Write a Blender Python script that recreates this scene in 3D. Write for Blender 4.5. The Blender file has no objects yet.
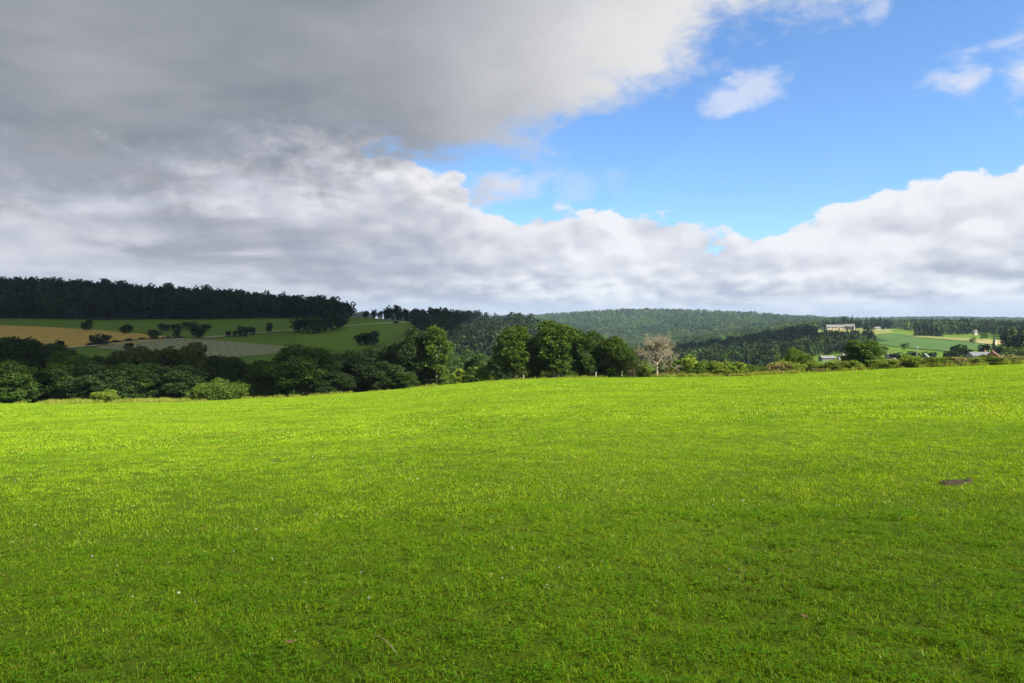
import bpy, math, random
import numpy as np
from mathutils import Vector, Matrix

R = math.radians
C = bpy.context.scene.collection
scene = bpy.context.scene
rng = np.random.default_rng(7)
random.seed(7)

# ------------------------------------------------------------------ camera
EYE = 1.65
F = 740.0
PITCH = math.atan(19.5 / F)
cam_d = bpy.data.cameras.new('camera')
cam = bpy.data.objects.new('camera', cam_d); C.objects.link(cam)
cam_d.sensor_width = 36; cam_d.lens = 36 * F / 1024
cam_d.clip_start = 0.05; cam_d.clip_end = 30000
cam.location = (0, 0, EYE); cam.rotation_euler = (math.pi / 2 - PITCH, 0, 0)
scene.camera = cam

# ------------------------------------------------------------------ light
SUN_EL, SUN_AZ = 35.0, 120.0            # azimuth measured clockwise from +Y (view direction)
EXPO = 1.4
SUN_STRENGTH = 5.0
SKY_STRENGTH = 0.066
S = Vector((math.cos(R(SUN_EL)) * math.sin(R(SUN_AZ)), math.cos(R(SUN_EL)) * math.cos(R(SUN_AZ)), math.sin(R(SUN_EL))))
sun_d = bpy.data.lights.new('sun', 'SUN'); sun = bpy.data.objects.new('sun', sun_d); C.objects.link(sun)
sun_d.energy = SUN_STRENGTH; sun_d.angle = R(0.53); sun_d.color = (1.0, 0.93, 0.80)
sun.rotation_euler = S.to_track_quat('Z', 'Y').to_euler()
scene.view_settings.view_transform = 'Standard'
scene.view_settings.look = 'None'
scene.view_settings.gamma = 1
scene.view_settings.exposure = EXPO
scene.view_settings.use_curve_mapping = False
scene.cycles.max_bounces = 6
scene.cycles.diffuse_bounces = 3
scene.cycles.transmission_bounces = 3
scene.cycles.volume_bounces = 0
scene.cycles.transparent_max_bounces = 6
scene.cycles.use_denoising = True


class Nodes:
    """Small helper that writes shader maths as Python calls."""
    def __init__(self, tree):
        self.t = tree; self.n = tree.nodes; self.l = tree.links
    def new(self, typ, **kw):
        nd = self.n.new(typ)
        for k, v in kw.items(): setattr(nd, k, v)
        return nd
    def put(self, sock, v):
        if isinstance(v, bpy.types.NodeSocket): self.l.new(v, sock)
        else: sock.default_value = v
    def m(self, op, a, b=0.0, c=0.0, clamp=False):
        nd = self.new('ShaderNodeMath', operation=op, use_clamp=clamp)
        self.put(nd.inputs[0], a); self.put(nd.inputs[1], b); self.put(nd.inputs[2], c)
        return nd.outputs[0]
    def add(self, a, b): return self.m('ADD', a, b)
    def sub(self, a, b): return self.m('SUBTRACT', a, b)
    def mul(self, a, b): return self.m('MULTIPLY', a, b)
    def div(self, a, b): return self.m('DIVIDE', a, b)
    def mx(self, a, b): return self.m('MAXIMUM', a, b)
    def mn(self, a, b): return self.m('MINIMUM', a, b)
    def ss(self, v, lo, hi, a=0.0, b=1.0, kind='SMOOTHSTEP'):
        nd = self.new('ShaderNodeMapRange', interpolation_type=kind)
        if kind == 'LINEAR': nd.clamp = True
        self.put(nd.inputs[0], v); self.put(nd.inputs[1], lo); self.put(nd.inputs[2], hi)
        self.put(nd.inputs[3], a); self.put(nd.inputs[4], b)
        return nd.outputs[0]
    def vec(self, x, y, z):
        nd = self.new('ShaderNodeCombineXYZ')
        self.put(nd.inputs[0], x); self.put(nd.inputs[1], y); self.put(nd.inputs[2], z)
        return nd.outputs[0]
    def vadd(self, a, b):
        nd = self.new('ShaderNodeVectorMath', operation='ADD')
        self.put(nd.inputs[0], a); self.put(nd.inputs[1], b)
        return nd.outputs[0]
    def noise(self, v, scale, detail=5.0, rough=0.5, dist=0.0):
        nd = self.new('ShaderNodeTexNoise')
        self.put(nd.inputs['Vector'], v)
        nd.inputs['Scale'].default_value = scale; nd.inputs['Detail'].default_value = detail
        nd.inputs['Roughness'].default_value = rough; nd.inputs['Distortion'].default_value = dist
        return nd.outputs['Fac']
    def warp(self, v, scale, amt):
        nd = self.new('ShaderNodeTexNoise'); self.put(nd.inputs['Vector'], v)
        nd.inputs['Scale'].default_value = scale; nd.inputs['Detail'].default_value = 3
        a = self.new('ShaderNodeVectorMath', operation='SUBTRACT'); self.put(a.inputs[0], nd.outputs['Color']); a.inputs[1].default_value = (.5, .5, .5)
        b = self.new('ShaderNodeVectorMath', operation='SCALE'); self.put(b.inputs[0], a.outputs[0]); b.inputs['Scale'].default_value = amt
        return self.vadd(v, b.outputs[0])
    def billow(self, v, scale, detail=1.6, rough=0.6):
        nd = self.new('ShaderNodeTexVoronoi', feature='F1', voronoi_dimensions='3D', normalize=True)
        self.put(nd.inputs['Vector'], v)
        nd.inputs['Scale'].default_value = scale; nd.inputs['Detail'].default_value = detail
        nd.inputs['Roughness'].default_value = rough; nd.inputs['Lacunarity'].default_value = 2.1
        return self.sub(1.0, nd.outputs['Distance'])
    def mix(self, f, a, b, mode='MIX'):
        nd = self.new('ShaderNodeMix', data_type='RGBA', blend_type=mode)
        self.put(nd.inputs[0], f)
        self.put(nd.inputs[6], a if isinstance(a, bpy.types.NodeSocket) else (*a, 1))
        self.put(nd.inputs[7], b if isinstance(b, bpy.types.NodeSocket) else (*b, 1))
        return nd.outputs[2]
    def curve(self, v, pts, lo, hi):
        """piecewise-linear function of v through (x, value) points, values 0..1"""
        nd = self.new('ShaderNodeValToRGB')
        nd.color_ramp.interpolation = 'LINEAR'
        e = nd.color_ramp.elements
        while len(e) < len(pts): e.new(0.5)
        for k, (x, y) in enumerate(pts):
            e[k].position = (x - lo) / (hi - lo); e[k].color = (y, y, y, 1)
        self.put(nd.inputs[0], self.ss(v, lo, hi, kind='LINEAR'))
        return nd.outputs[0]


# ------------------------------------------------------------------ sky with clouds
world = bpy.data.worlds.new('World'); scene.world = world
world.use_nodes = True
w = Nodes(world.node_tree); w.n.clear()
K = 1.0 / 2 ** EXPO
def build_sky():
    tc = w.new('ShaderNodeTexCoord')
    D = tc.outputs['Generated']
    sp = w.new('ShaderNodeSeparateXYZ'); w.put(sp.inputs[0], D)
    x, y, z = sp.outputs
    az = w.m('ARCTAN2', x, y)                       # 0 straight ahead, + to the right
    el = w.m('ARCSINE', z)
    A = w.mul(az, 57.29578); E = w.mul(el, 57.29578)  # degrees
    zz = w.mx(z, 0.0)
    flat = w.div(1.0, w.add(zz, 0.10))
    P = w.vec(w.mul(x, flat), w.mul(y, flat), 0.0)   # a horizontal cloud deck seen in perspective
    n_big = w.noise(P, 0.55, 6, 0.55, 0.4)
    n_deck = w.noise(w.vadd(P, (7.3, 2.1, 0)), 1.3, 6, 0.52, 0.6)
    n_fine = w.noise(w.vadd(P, (1.3, 9.1, 0)), 3.2, 6, 0.55, 0.3)
    Q = w.vec(x, y, w.mul(z, 1.8))
    c_big = w.noise(Q, 5.5, 8, 0.55, 0.25)
    c_lump = w.noise(w.vadd(Q, (3.1, 0, 0)), 10, 7, 0.52, 0.3)
    c_up = w.noise(w.vadd(w.vadd(Q, (3.1, 0, 0)), (0.014, -0.002, 0.034)), 10, 7, 0.52, 0.3)
    c_fine = w.noise(w.vadd(Q, (0, 4.4, 0)), 42, 6, 0.6, 0.2)
    W1 = w.warp(w.vec(x, y, w.mul(z, 1.5)), 14, 0.045)
    W2 = w.warp(w.vec(x, y, w.mul(z, 2.1)), 22, 0.028)
    b_hi = w.billow(W1, 9.0); b_hi2 = w.billow(w.vadd(W1, (0.012, -0.004, 0.026)), 9.0)
    b_lo = w.billow(W2, 14.0); b_lo2 = w.billow(w.vadd(W2, (0.008, -0.003, 0.020)), 14.0)
    # clear sky
    sky = w.new('ShaderNodeTexSky', sky_type='NISHITA')
    sky.sun_disc = False; sky.sun_elevation = R(SUN_EL); sky.sun_rotation = R(SUN_AZ)
    sky.altitude = 400; sky.air_density = 1.0; sky.dust_density = 0.4; sky.ozone_density = 2.0
    base = w.mix(1.0, sky.outputs[0], (0.76, 1.00, 1.27), 'MULTIPLY')
    def col(rgb): return tuple(K * v / SKY_STRENGTH for v in rgb)
    # --- cumulus along the horizon
    wob = w.add(w.mul(w.sub(c_big, 0.5), 9.0), w.add(w.mul(w.sub(b_hi, 0.62), 9.0), w.mul(w.sub(c_fine, 0.5), 2.0)))
    top = w.curve(A, [(-60, .95), (-24, .85), (-14, .74), (-9, .60), (-5, .50), (-2, .47), (3, .43), (8, .41), (14, .385), (19.5, .31), (21.5, .33), (25, .38), (29, .43), (34, .46), (40, .50), (60, .50)], -60, 60)
    top = w.mul(top, 20.0)
    dB = w.add(w.sub(top, E), wob)
    mB = w.ss(dB, -0.1, 0.6)
    rim = w.ss(dB, 3.0, 0.4)
    low_n = w.noise(w.vec(x, y, w.mul(z, 2.3)), 17, 4, 0.5, 0.3)
    low_u = w.noise(w.vadd(w.vec(x, y, w.mul(z, 2.7)), (0.008, 0, 0.028)), 17, 4, 0.5, 0.3)
    lowmix = w.ss(E, 6.0, 2.2)
    streak = w.noise(w.vec(w.mul(x, 3.0), w.mul(y, 3.0), w.mul(z, 34.0)), 2.2, 5, 0.55, 0.3)
    rel2 = w.add(w.mul(w.sub(b_hi, b_hi2), w.sub(1.0, lowmix)), w.mul(w.mul(w.sub(b_lo, b_lo2), 0.9), lowmix))
    relief = w.sub(b_hi, b_hi2)
    puffy = w.add(w.mul(b_hi, w.sub(1.0, lowmix)), w.mul(b_lo, lowmix))
    soft = w.ss(A, -30, -2, 0.45, 1.0)
    lightB = w.add(w.ss(dB, 1.5, 7.5, 0.74, 0.47), w.mul(soft, w.add(w.mul(rel2, 3.0), w.add(w.mul(w.sub(puffy, .62), 0.9), w.mul(w.sub(c_big, .5), 1.9)))))
    lightB = w.add(lightB, w.mul(rim, 0.30))
    low = w.ss(E, 7.0, 1.5)
    lightB = w.add(lightB, w.mul(w.mul(w.sub(streak, 0.50), low), 1.0))
    lightB = w.ss(lightB, 0.18, 1.08, kind='LINEAR')
    cB = w.mix(lightB, col((0.46, 0.50, 0.61)), col((0.90, 0.91, 0.95)))
    out = w.mix(mB, base, cB)
    # pale band on the very horizon
    hz = w.ss(w.add(E, w.mul(w.sub(streak, .5), 1.6)), 2.4, 0.3)
    out = w.mix(w.mul(hz, 0.85), out, col((0.52, 0.585, 0.74)))
    # --- small loose clouds
    def puff(a0, e0, ra, re, amp=1.0):
        dx = w.div(w.sub(A, a0), ra); dy = w.div(w.sub(E, e0), re)
        d = w.m('SQRT', w.add(w.mul(dx, dx), w.mul(dy, dy)))
        v = w.add(w.sub(1.0, d), w.add(w.mul(w.sub(c_lump, .5), 3.0), w.add(w.mul(w.sub(b_hi, .62), 1.2), w.mul(w.sub(c_fine, .5), 1.4))))
        return w.mul(w.ss(v, -0.1, 1.0), amp)
    def ang(px, py):
        dx = (px - 512) / F; dy = (322 - py) / F
        return math.degrees(math.atan(dx)), math.degrees(math.atan(dy / math.sqrt(1 + dx * dx)))
    small = None
    for px, py, ra, re, amp in ((760, 88, 2.4, 1.3, .8), (733, 102, 2.2, .9, .7), (962, 85, 2.2, 1.5, .85), (1020, 82, 2.2, 2.4, .95), (1050, 70, 2.6, 2.6, 1.0),
                                (872, 15, .9, .7, .45), (500, 188, 3.0, 1.6, .95), (530, 190, 1.6, 1.2, .6), (620, 190, 1.6, 2.2, .28), (575, 185, 2.2, 1.6, .3)):
        a0, e0 = ang(px, py)
        p = puff(a0, e0, ra, re, amp)
        small = p if small is None else w.mx(small, p)
    lS = w.add(0.72, w.mul(relief, 1.0))
    out = w.mix(small, out, w.mix(w.m('MULTIPLY', lS, 1.0, clamp=True), col((0.50, 0.56, 0.76)), col((0.84, 0.88, 0.98))))
    # --- the great grey cloud over the left of the view
    T = w.m('TANGENT', w.mul(w.mx(w.mn(az, 1.2), -1.2), 1.0))
    ce = w.m('COSINE', az)
    V = w.div(z, w.mx(w.mul(w.m('SQRT', w.sub(1.0, w.mul(z, z))), w.mx(ce, 0.25)), 0.05))   # rise over run straight ahead
    sA = w.sub(V, w.add(0.222, w.mul(T, 0.50)))              # slanting edge, falls towards the left
    floor_ = w.sub(V, w.add(0.150, w.mul(w.ss(T, -0.6, 0.0), 0.05)))
    nA = w.add(w.mul(w.sub(n_big, .5), 0.30), w.add(w.mul(w.sub(n_deck, .5), 0.14), w.add(w.mul(w.sub(c_lump, .5), 0.20), w.mul(w.sub(c_fine, .5), 0.11))))
    dA = w.add(w.mn(sA, w.mul(floor_, 1.2)), nA)
    mA = w.ss(dA, -0.035, 0.085)
    depth = w.ss(w.add(sA, w.mul(nA, 0.6)), 0.03, 0.34)                     # thicker, greyer away from the edge
    body = w.add(w.mul(w.sub(n_big, .5), 1.1), w.add(w.mul(w.sub(n_deck, .5), 1.1), w.mul(w.sub(n_fine, .5), 0.45)))
    bright = w.add(w.ss(T, -0.30, 0.42, 0.02, 0.62), w.mul(body, 0.55))
    bright = w.add(bright, w.mul(w.mul(w.sub(1.0, depth), 0.42), w.ss(T, -0.15, 0.2, 0.1, 1.0)))
    bright = w.add(bright, w.ss(V, 0.16, 0.05, 0.0, 0.2))
    bright = w.m('ADD', bright, 0.12, clamp=True)
    cA = w.mix(bright, col((0.235, 0.265, 0.315)), col((0.80, 0.80, 0.81)))
    out = w.mix(mA, out, cA)
    # streaky lower deck at the far left below it
    bands = w.noise(w.vec(w.mul(x, 2.2), w.mul(y, 2.2), w.mul(z, 13.0)), 1.7, 6, 0.55, 0.8)
    side = w.mul(w.ss(T, 0.02, -0.40), w.mul(w.ss(V, 0.34, 0.20), w.ss(V, 0.0, 0.09)))
    gray = w.mul(side, w.ss(bands, 0.40, 0.66, 0.05, 0.85))
    out = w.mix(gray, out, col((0.36, 0.39, 0.46)))
    bg = w.new('ShaderNodeBackground'); w.put(bg.inputs[0], out); bg.inputs[1].default_value = SKY_STRENGTH
    o = w.new('ShaderNodeOutputWorld'); w.l.new(bg.outputs[0], o.inputs[0])
build_sky()

# ------------------------------------------------------------------ helpers
def az_of(px): return math.atan2((px - 512) / F, 1.0)
def tan_el(px, py):
    """tangent of the elevation angle of a line of sight"""
    cx = (px - 512) / F; v = (341.5 - py) / F
    fy = math.cos(PITCH) + math.sin(PITCH) * v; fz = -math.sin(PITCH) + math.cos(PITCH) * v
    return fz / math.hypot(cx, fy)

def tag(o, label=None, cat=None, group=None, kind=None):
    if label: o['label'] = label
    if cat: o['category'] = cat
    if group: o['group'] = group
    if kind: o['kind'] = kind
    return o

def mesh_np(name, verts, faces, mats, mat_idx=None, smooth=False, attrs=None):
    """faces: (n,k) int array with one k, or a list of such arrays"""
    if not isinstance(faces, list): faces = [faces]
    me = bpy.data.meshes.new(name)
    verts = np.asarray(verts, np.float32)
    loops = np.concatenate([f.ravel() for f in faces]).astype(np.int32)
    tot = np.concatenate([np.full(len(f), f.shape[1]) for f in faces]).astype(np.int32)
    start = np.concatenate([[0], np.cumsum(tot)[:-1]]).astype(np.int32)
    me.vertices.add(len(verts)); me.vertices.foreach_set('co', verts.ravel())
    me.loops.add(len(loops)); me.loops.foreach_set('vertex_index', loops)
    me.polygons.add(len(tot)); me.polygons.foreach_set('loop_start', start)
    if mat_idx is not None: me.polygons.foreach_set('material_index', np.asarray(mat_idx, np.int32))
    me.polygons.foreach_set('use_smooth', np.full(len(tot), smooth))
    for m_ in (mats if isinstance(mats, (list, tuple)) else [mats]): me.materials.append(m_)
    for k, (dom, arr) in (attrs or {}).items():
        arr = np.asarray(arr, np.float32)
        if arr.ndim == 2:
            at = me.attributes.new(k, 'FLOAT_VECTOR', dom); at.data.foreach_set('vector', arr.ravel())
        else:
            at = me.attributes.new(k, 'FLOAT', dom); at.data.foreach_set('value', arr)
    me.update(calc_edges=True)
    return me

def link(name, me, parent=None):
    o = bpy.data.objects.new(name, me); C.objects.link(o)
    if parent: o.parent = parent
    return o

def empty(name, loc, rz=0.0):
    o = bpy.data.objects.new(name, None); C.objects.link(o)
    o.location = loc; o.rotation_euler = (0, 0, rz); o.empty_display_size = 0.5
    return o

# ------------------------------------------------------------------ materials
def new_mat(name):
    m_ = bpy.data.materials.new(name); m_.use_nodes = True
    t = Nodes(m_.node_tree); t.n.clear()
    o = t.new('ShaderNodeOutputMaterial')
    return m_, t, o

def plain(name, rgb, rough=0.8, var=0.18, scale=3.0, metal=0.0, bump=0.0):
    m_, t, o = new_mat(name)
    p = t.new('ShaderNodeBsdfPrincipled')
    tc = t.new('ShaderNodeTexCoord')
    n = t.noise(tc.outputs['Object'], scale, 6, 0.6)
    c = t.mix(n, tuple(v * (1 - var) for v in rgb), tuple(v * (1 + var) for v in rgb))
    t.put(p.inputs['Base Color'], c); p.inputs['Roughness'].default_value = rough
    p.inputs['Metallic'].default_value = metal
    p.inputs['Specular IOR Level'].default_value = 0.3
    if bump:
        b = t.new('ShaderNodeBump'); b.inputs['Strength'].default_value = bump
        t.put(b.inputs['Height'], n); t.put(p.inputs['Normal'], b.outputs[0])
    t.l.new(p.outputs[0], o.inputs[0])
    return m_

def leafy(name, rgb, rgb2, transl=0.3, spread=0.35, gloss=0.02, stand=0.0):
    """foliage: hue differs from clump to clump and from plant to plant"""
    m_, t, o = new_mat(name)
    at = t.new('ShaderNodeAttribute', attribute_name='tone')
    oi = t.new('ShaderNodeObjectInfo')
    f = t.m('ADD', t.mul(at.outputs['Fac'], 0.75), t.mul(oi.outputs['Random'], 0.25))
    c = t.mix(f, rgb, rgb2)
    k = t.ss(t.m('FRACT', t.mul(oi.outputs['Random'], 7.31)), 0, 1, 1 - spread, 1 + spread, 'LINEAR')
    c = t.mix(1.0, c, t.vec(k, k, k), 'MULTIPLY')
    if stand:      # stands of one age or species, tens of metres across
        gp = t.new('ShaderNodeNewGeometry')
        q = t.noise(gp.outputs['Position'], stand, 3, 0.6, 0.8)
        c = t.mix(t.ss(q, .42, .58), t.mix(1.0, c, (.62, .72, .85), 'MULTIPLY'), t.mix(1.0, c, (1.4, 1.25, 1.0), 'MULTIPLY'))
    d = t.new('ShaderNodeBsdfDiffuse'); t.put(d.inputs[0], c)
    tr = t.new('ShaderNodeBsdfTranslucent'); t.put(tr.inputs[0], t.mix(1.0, c, (1.25, 1.15, 0.6), 'MULTIPLY'))
    g = t.new('ShaderNodeBsdfGlossy'); g.inputs['Roughness'].default_value = 0.6; g.inputs[0].default_value = (.5, .6, .4, 1)
    a = t.new('ShaderNodeMixShader'); a.inputs[0].default_value = transl
    t.l.new(d.outputs[0], a.inputs[1]); t.l.new(tr.outputs[0], a.inputs[2])
    b = t.new('ShaderNodeMixShader'); b.inputs[0].default_value = gloss
    t.l.new(a.outputs[0], b.inputs[1]); t.l.new(g.outputs[0], b.inputs[2])
    t.l.new(b.outputs[0], o.inputs[0])
    return m_

def field_mat(name, cols, scale, fine, bump=0.3, rows=None):
    """open ground: broad patches and fine grain in world metres"""
    m_, t, o = new_mat(name)
    g = t.new('ShaderNodeNewGeometry'); P = g.outputs['Position']
    a = t.noise(P, scale, 4, 0.55, 0.5); b = t.noise(P, fine, 6, 0.65)
    c = t.mix(t.ss(a, .35, .65), cols[0], cols[1])
    c = t.mix(t.ss(b, .35, .7, 0, .6), c, cols[2])
    if rows:
        ang, wid = rows
        sp = t.new('ShaderNodeSeparateXYZ'); t.put(sp.inputs[0], P)
        s = t.add(t.mul(sp.outputs[0], math.cos(ang)), t.mul(sp.outputs[1], math.sin(ang)))
        s = t.m('SINE', t.add(t.mul(s, 6.283 / wid), t.mul(t.sub(a, .5), 4)))
        c = t.mix(t.ss(s, 0.45, 1.0, 0, .75), c, cols[2])
    p = t.new('ShaderNodeBsdfPrincipled'); t.put(p.inputs['Base Color'], c)
    p.inputs['Roughness'].default_value = 0.95; p.inputs['Specular IOR Level'].default_value = 0.05
    bm_ = t.new('ShaderNodeBump'); bm_.inputs['Strength'].default_value = bump; bm_.inputs['Distance'].default_value = 0.3
    t.put(bm_.inputs['Height'], b); t.put(p.inputs['Normal'], bm_.outputs[0])
    t.l.new(p.outputs[0], o.inputs[0])
    return m_

def grass_mat(name, dark, light, dry, dry_amt):
    """blades: patchy over the field, different from tuft to tuft"""
    m_, t, o = new_mat(name)
    g = t.new('ShaderNodeNewGeometry'); P = g.outputs['Position']
    oi = t.new('ShaderNodeObjectInfo')
    at = t.new('ShaderNodeAttribute', attribute_name='tone')
    patch = t.noise(P, 0.22, 5, 0.6, 0.6); patch2 = t.noise(P, 2.2, 4, 0.6)
    f = t.add(t.mul(at.outputs['Fac'], 0.5), t.add(t.mul(oi.outputs['Random'], 0.2), t.add(t.ss(patch, .38, .62, -.06, .24), t.ss(patch2, .36, .64, -.06, .26))))
    c = t.mix(f, dark, light)
    yellow = t.noise(t.vadd(P, (31, 7, 0)), 0.5, 4, 0.6, 0.4)
    amt = t.mul(t.ss(yellow, .5, .72), t.ss(t.m('FRACT', t.mul(at.outputs['Fac'], 13.7)), 0.3, 1.0, 0, dry_amt))
    straw = t.m('GREATER_THAN', t.m('FRACT', t.mul(at.outputs['Fac'], 57.3)), 0.965)
    c = t.mix(t.mx(amt, t.mul(straw, 0.75)), c, dry)
    d = t.new('ShaderNodeBsdfDiffuse'); t.put(d.inputs[0], c)
    tr = t.new('ShaderNodeBsdfTranslucent'); t.put(tr.inputs[0], t.mix(1.0, c, (1.2, 1.15, 0.5), 'MULTIPLY'))
    gl = t.new('ShaderNodeBsdfGlossy'); gl.inputs['Roughness'].default_value = 0.4; gl.inputs[0].default_value = (.9, .95, .8, 1)
    a = t.new('ShaderNodeMixShader'); a.inputs[0].default_value = 0.45
    t.l.new(d.outputs[0], a.inputs[1]); t.l.new(tr.outputs[0], a.inputs[2])
    b = t.new('ShaderNodeMixShader'); b.inputs[0].default_value = 0.014
    t.l.new(a.outputs[0], b.inputs[1]); t.l.new(gl.outputs[0], b.inputs[2])
    t.l.new(b.outputs[0], o.inputs[0])
    return m_

M = {
 'pasture': field_mat('pasture_ground', ((.075, .125, .006), (.115, .180, .007), (.055, .080, .008)), 0.06, 6.0, 0.5),
 'meadow': field_mat('meadow_ground', ((.085, .150, .012), (.105, .170, .016), (.060, .110, .008)), 0.012, 0.35, 0.3),
 'meadow_far': field_mat('far_meadow_ground', ((.105, .180, .014), (.120, .195, .016), (.088, .155, .012)), 0.02, 0.5, 0.3),  # raised above the other meadow: a sunlit patch put into the colour
 'crop_green': field_mat('green_crop', ((.060, .120, .030), (.070, .130, .034), (.048, .100, .024)), 0.03, 0.5, 0.3, (1.2, 7.0)),
 'hay': field_mat('cut_hay', ((.17, .19, .055), (.21, .21, .07), (.13, .15, .045)), 0.02, 0.3, 0.3, (0.6, 8.0)),
 'wheat': field_mat('ripe_wheat', ((.40, .27, .065), (.44, .30, .075), (.32, .215, .05)), 0.02, 0.25, 0.3, (0.15, 14.0)),
 'pale_stubble': field_mat('pale_stubble', ((.26, .225, .10), (.29, .25, .115), (.21, .185, .08)), 0.02, 0.3, 0.3),
 'stubble': field_mat('grey_stubble', ((.195, .205, .110), (.22, .225, .125), (.16, .172, .09)), 0.02, 0.3, 0.4, (0.4, 6.0)),
 'track': field_mat('gravel_track', ((.34, .33, .25), (.40, .38, .30), (.24, .25, .16)), 0.05, 0.8, 0.2),
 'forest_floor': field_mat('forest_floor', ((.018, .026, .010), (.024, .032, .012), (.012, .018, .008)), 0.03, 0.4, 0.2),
 'soil': plain('bare_soil', (.046, .036, .024), 0.95, 0.6, 45, bump=1.0),
 'bark': plain('bark', (.085, .068, .050), 0.95, 0.3, 6, bump=0.5),
 'pale_bark': plain('pale_bark', (.30, .275, .22), 0.9, 0.3, 8, bump=0.4),
 'dead_wood': plain('dead_wood', (.245, .215, .15), 0.9, 0.3, 6, bump=0.3),
 'leaf_dark': leafy('dark_leaves', (.025, .052, .015), (.054, .096, .025), 0.24),
 'leaf_mid': leafy('mid_green_leaves', (.034, .074, .014), (.078, .136, .022), 0.30, 0.22),
 'leaf_olive': leafy('olive_leaves', (.045, .070, .018), (.095, .125, .030), 0.28, 0.2),
 'leaf_lit': leafy('yellow_green_leaves', (.036, .078, .010), (.092, .148, .018), 0.35, 0.15),
 'leaf_bright': leafy('bright_bush_leaves', (.070, .125, .016), (.125, .190, .026), 0.32, 0.15),
 'leaf_shrub': leafy('pale_shrub_leaves', (.115, .180, .022), (.215, .285, .038), 0.3, 0.2),
 'leaf_hedge': leafy('hedge_leaves', (.055, .108, .017), (.120, .190, .028), 0.3, 0.2),
 'leaf_dry': leafy('dry_shrub_leaves', (.15, .15, .050), (.27, .21, .10), 0.25, 0.2),
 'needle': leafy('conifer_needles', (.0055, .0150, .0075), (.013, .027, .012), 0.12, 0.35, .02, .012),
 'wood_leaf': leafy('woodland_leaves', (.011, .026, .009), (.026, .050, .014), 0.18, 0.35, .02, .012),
 'far_leaf': leafy('far_woodland_leaves', (.030, .068, .028), (.070, .122, .042), 0.2, 0.45, .02, .006),  # some blue of the distant haze is put into this leaf colour
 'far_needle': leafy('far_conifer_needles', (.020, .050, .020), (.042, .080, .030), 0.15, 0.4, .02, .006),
 'blade': grass_mat('grass_blades', (.078, .190, .007), (.340, .485, .017), (.32, .26, .070), 0.6),
 'rough': grass_mat('rough_grass_blades', (.13, .19, .020), (.31, .34, .050), (.36, .29, .12), 0.8),
 'clover': leafy('clover_leaves', (.055, .165, .006), (.120, .270, .008), 0.3, 0.15),
 'petal': plain('white_petals', (.55, .54, .46), 0.8, 0.08, 40),
 'render_w': plain('white_render', (.36, .35, .33), 0.85, 0.06, 1.5),
 'render_c': plain('cream_render', (.52, .45, .34), 0.85, 0.08, 1.5),
 'brick': plain('red_brick', (.30, .15, .10), 0.9, 0.2, 4),
 'slate': plain('slate_roof', (.13, .14, .165), 0.55, 0.15, 3),
 'pale_roof': plain('pale_sheet_roof', (.17, .175, .18), 0.5, 0.08, 2),
 'tile': plain('red_tile_roof', (.15, .08, .055), 0.85, 0.2, 4),
 'glass': plain('dark_window_glass', (.03, .035, .04), 0.1, 0.1, 3),
 'door': plain('dark_door', (.07, .055, .045), 0.6, 0.2, 4),
 'post': plain('weathered_post', (.42, .38, .31), 0.9, 0.2, 10),
 'concrete': plain('pale_concrete', (.17, .168, .155), 0.85, 0.12, 4),
 'metal': plain('grey_metal', (.30, .31, .32), 0.45, 0.1, 5, 0.6),
 'deadleaf': plain('brown_dead_leaf', (.17, .095, .050), 0.8, 0.3, 30),
 'straw': plain('dry_straw', (.42, .36, .18), 0.8, 0.2, 30),
}
def shade_cloud_mat():
    m_, t, o = new_mat('shade_cloud')
    d = t.new('ShaderNodeBsdfDiffuse'); d.inputs[0].default_value = (.9, .9, .9, 1)
    tr = t.new('ShaderNodeBsdfTranslucent'); tr.inputs[0].default_value = (.8, .8, .8, 1)
    a = t.new('ShaderNodeMixShader'); a.inputs[0].default_value = 0.4
    t.l.new(d.outputs[0], a.inputs[1]); t.l.new(tr.outputs[0], a.inputs[2]); t.l.new(a.outputs[0], o.inputs[0])
    return m_

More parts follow.
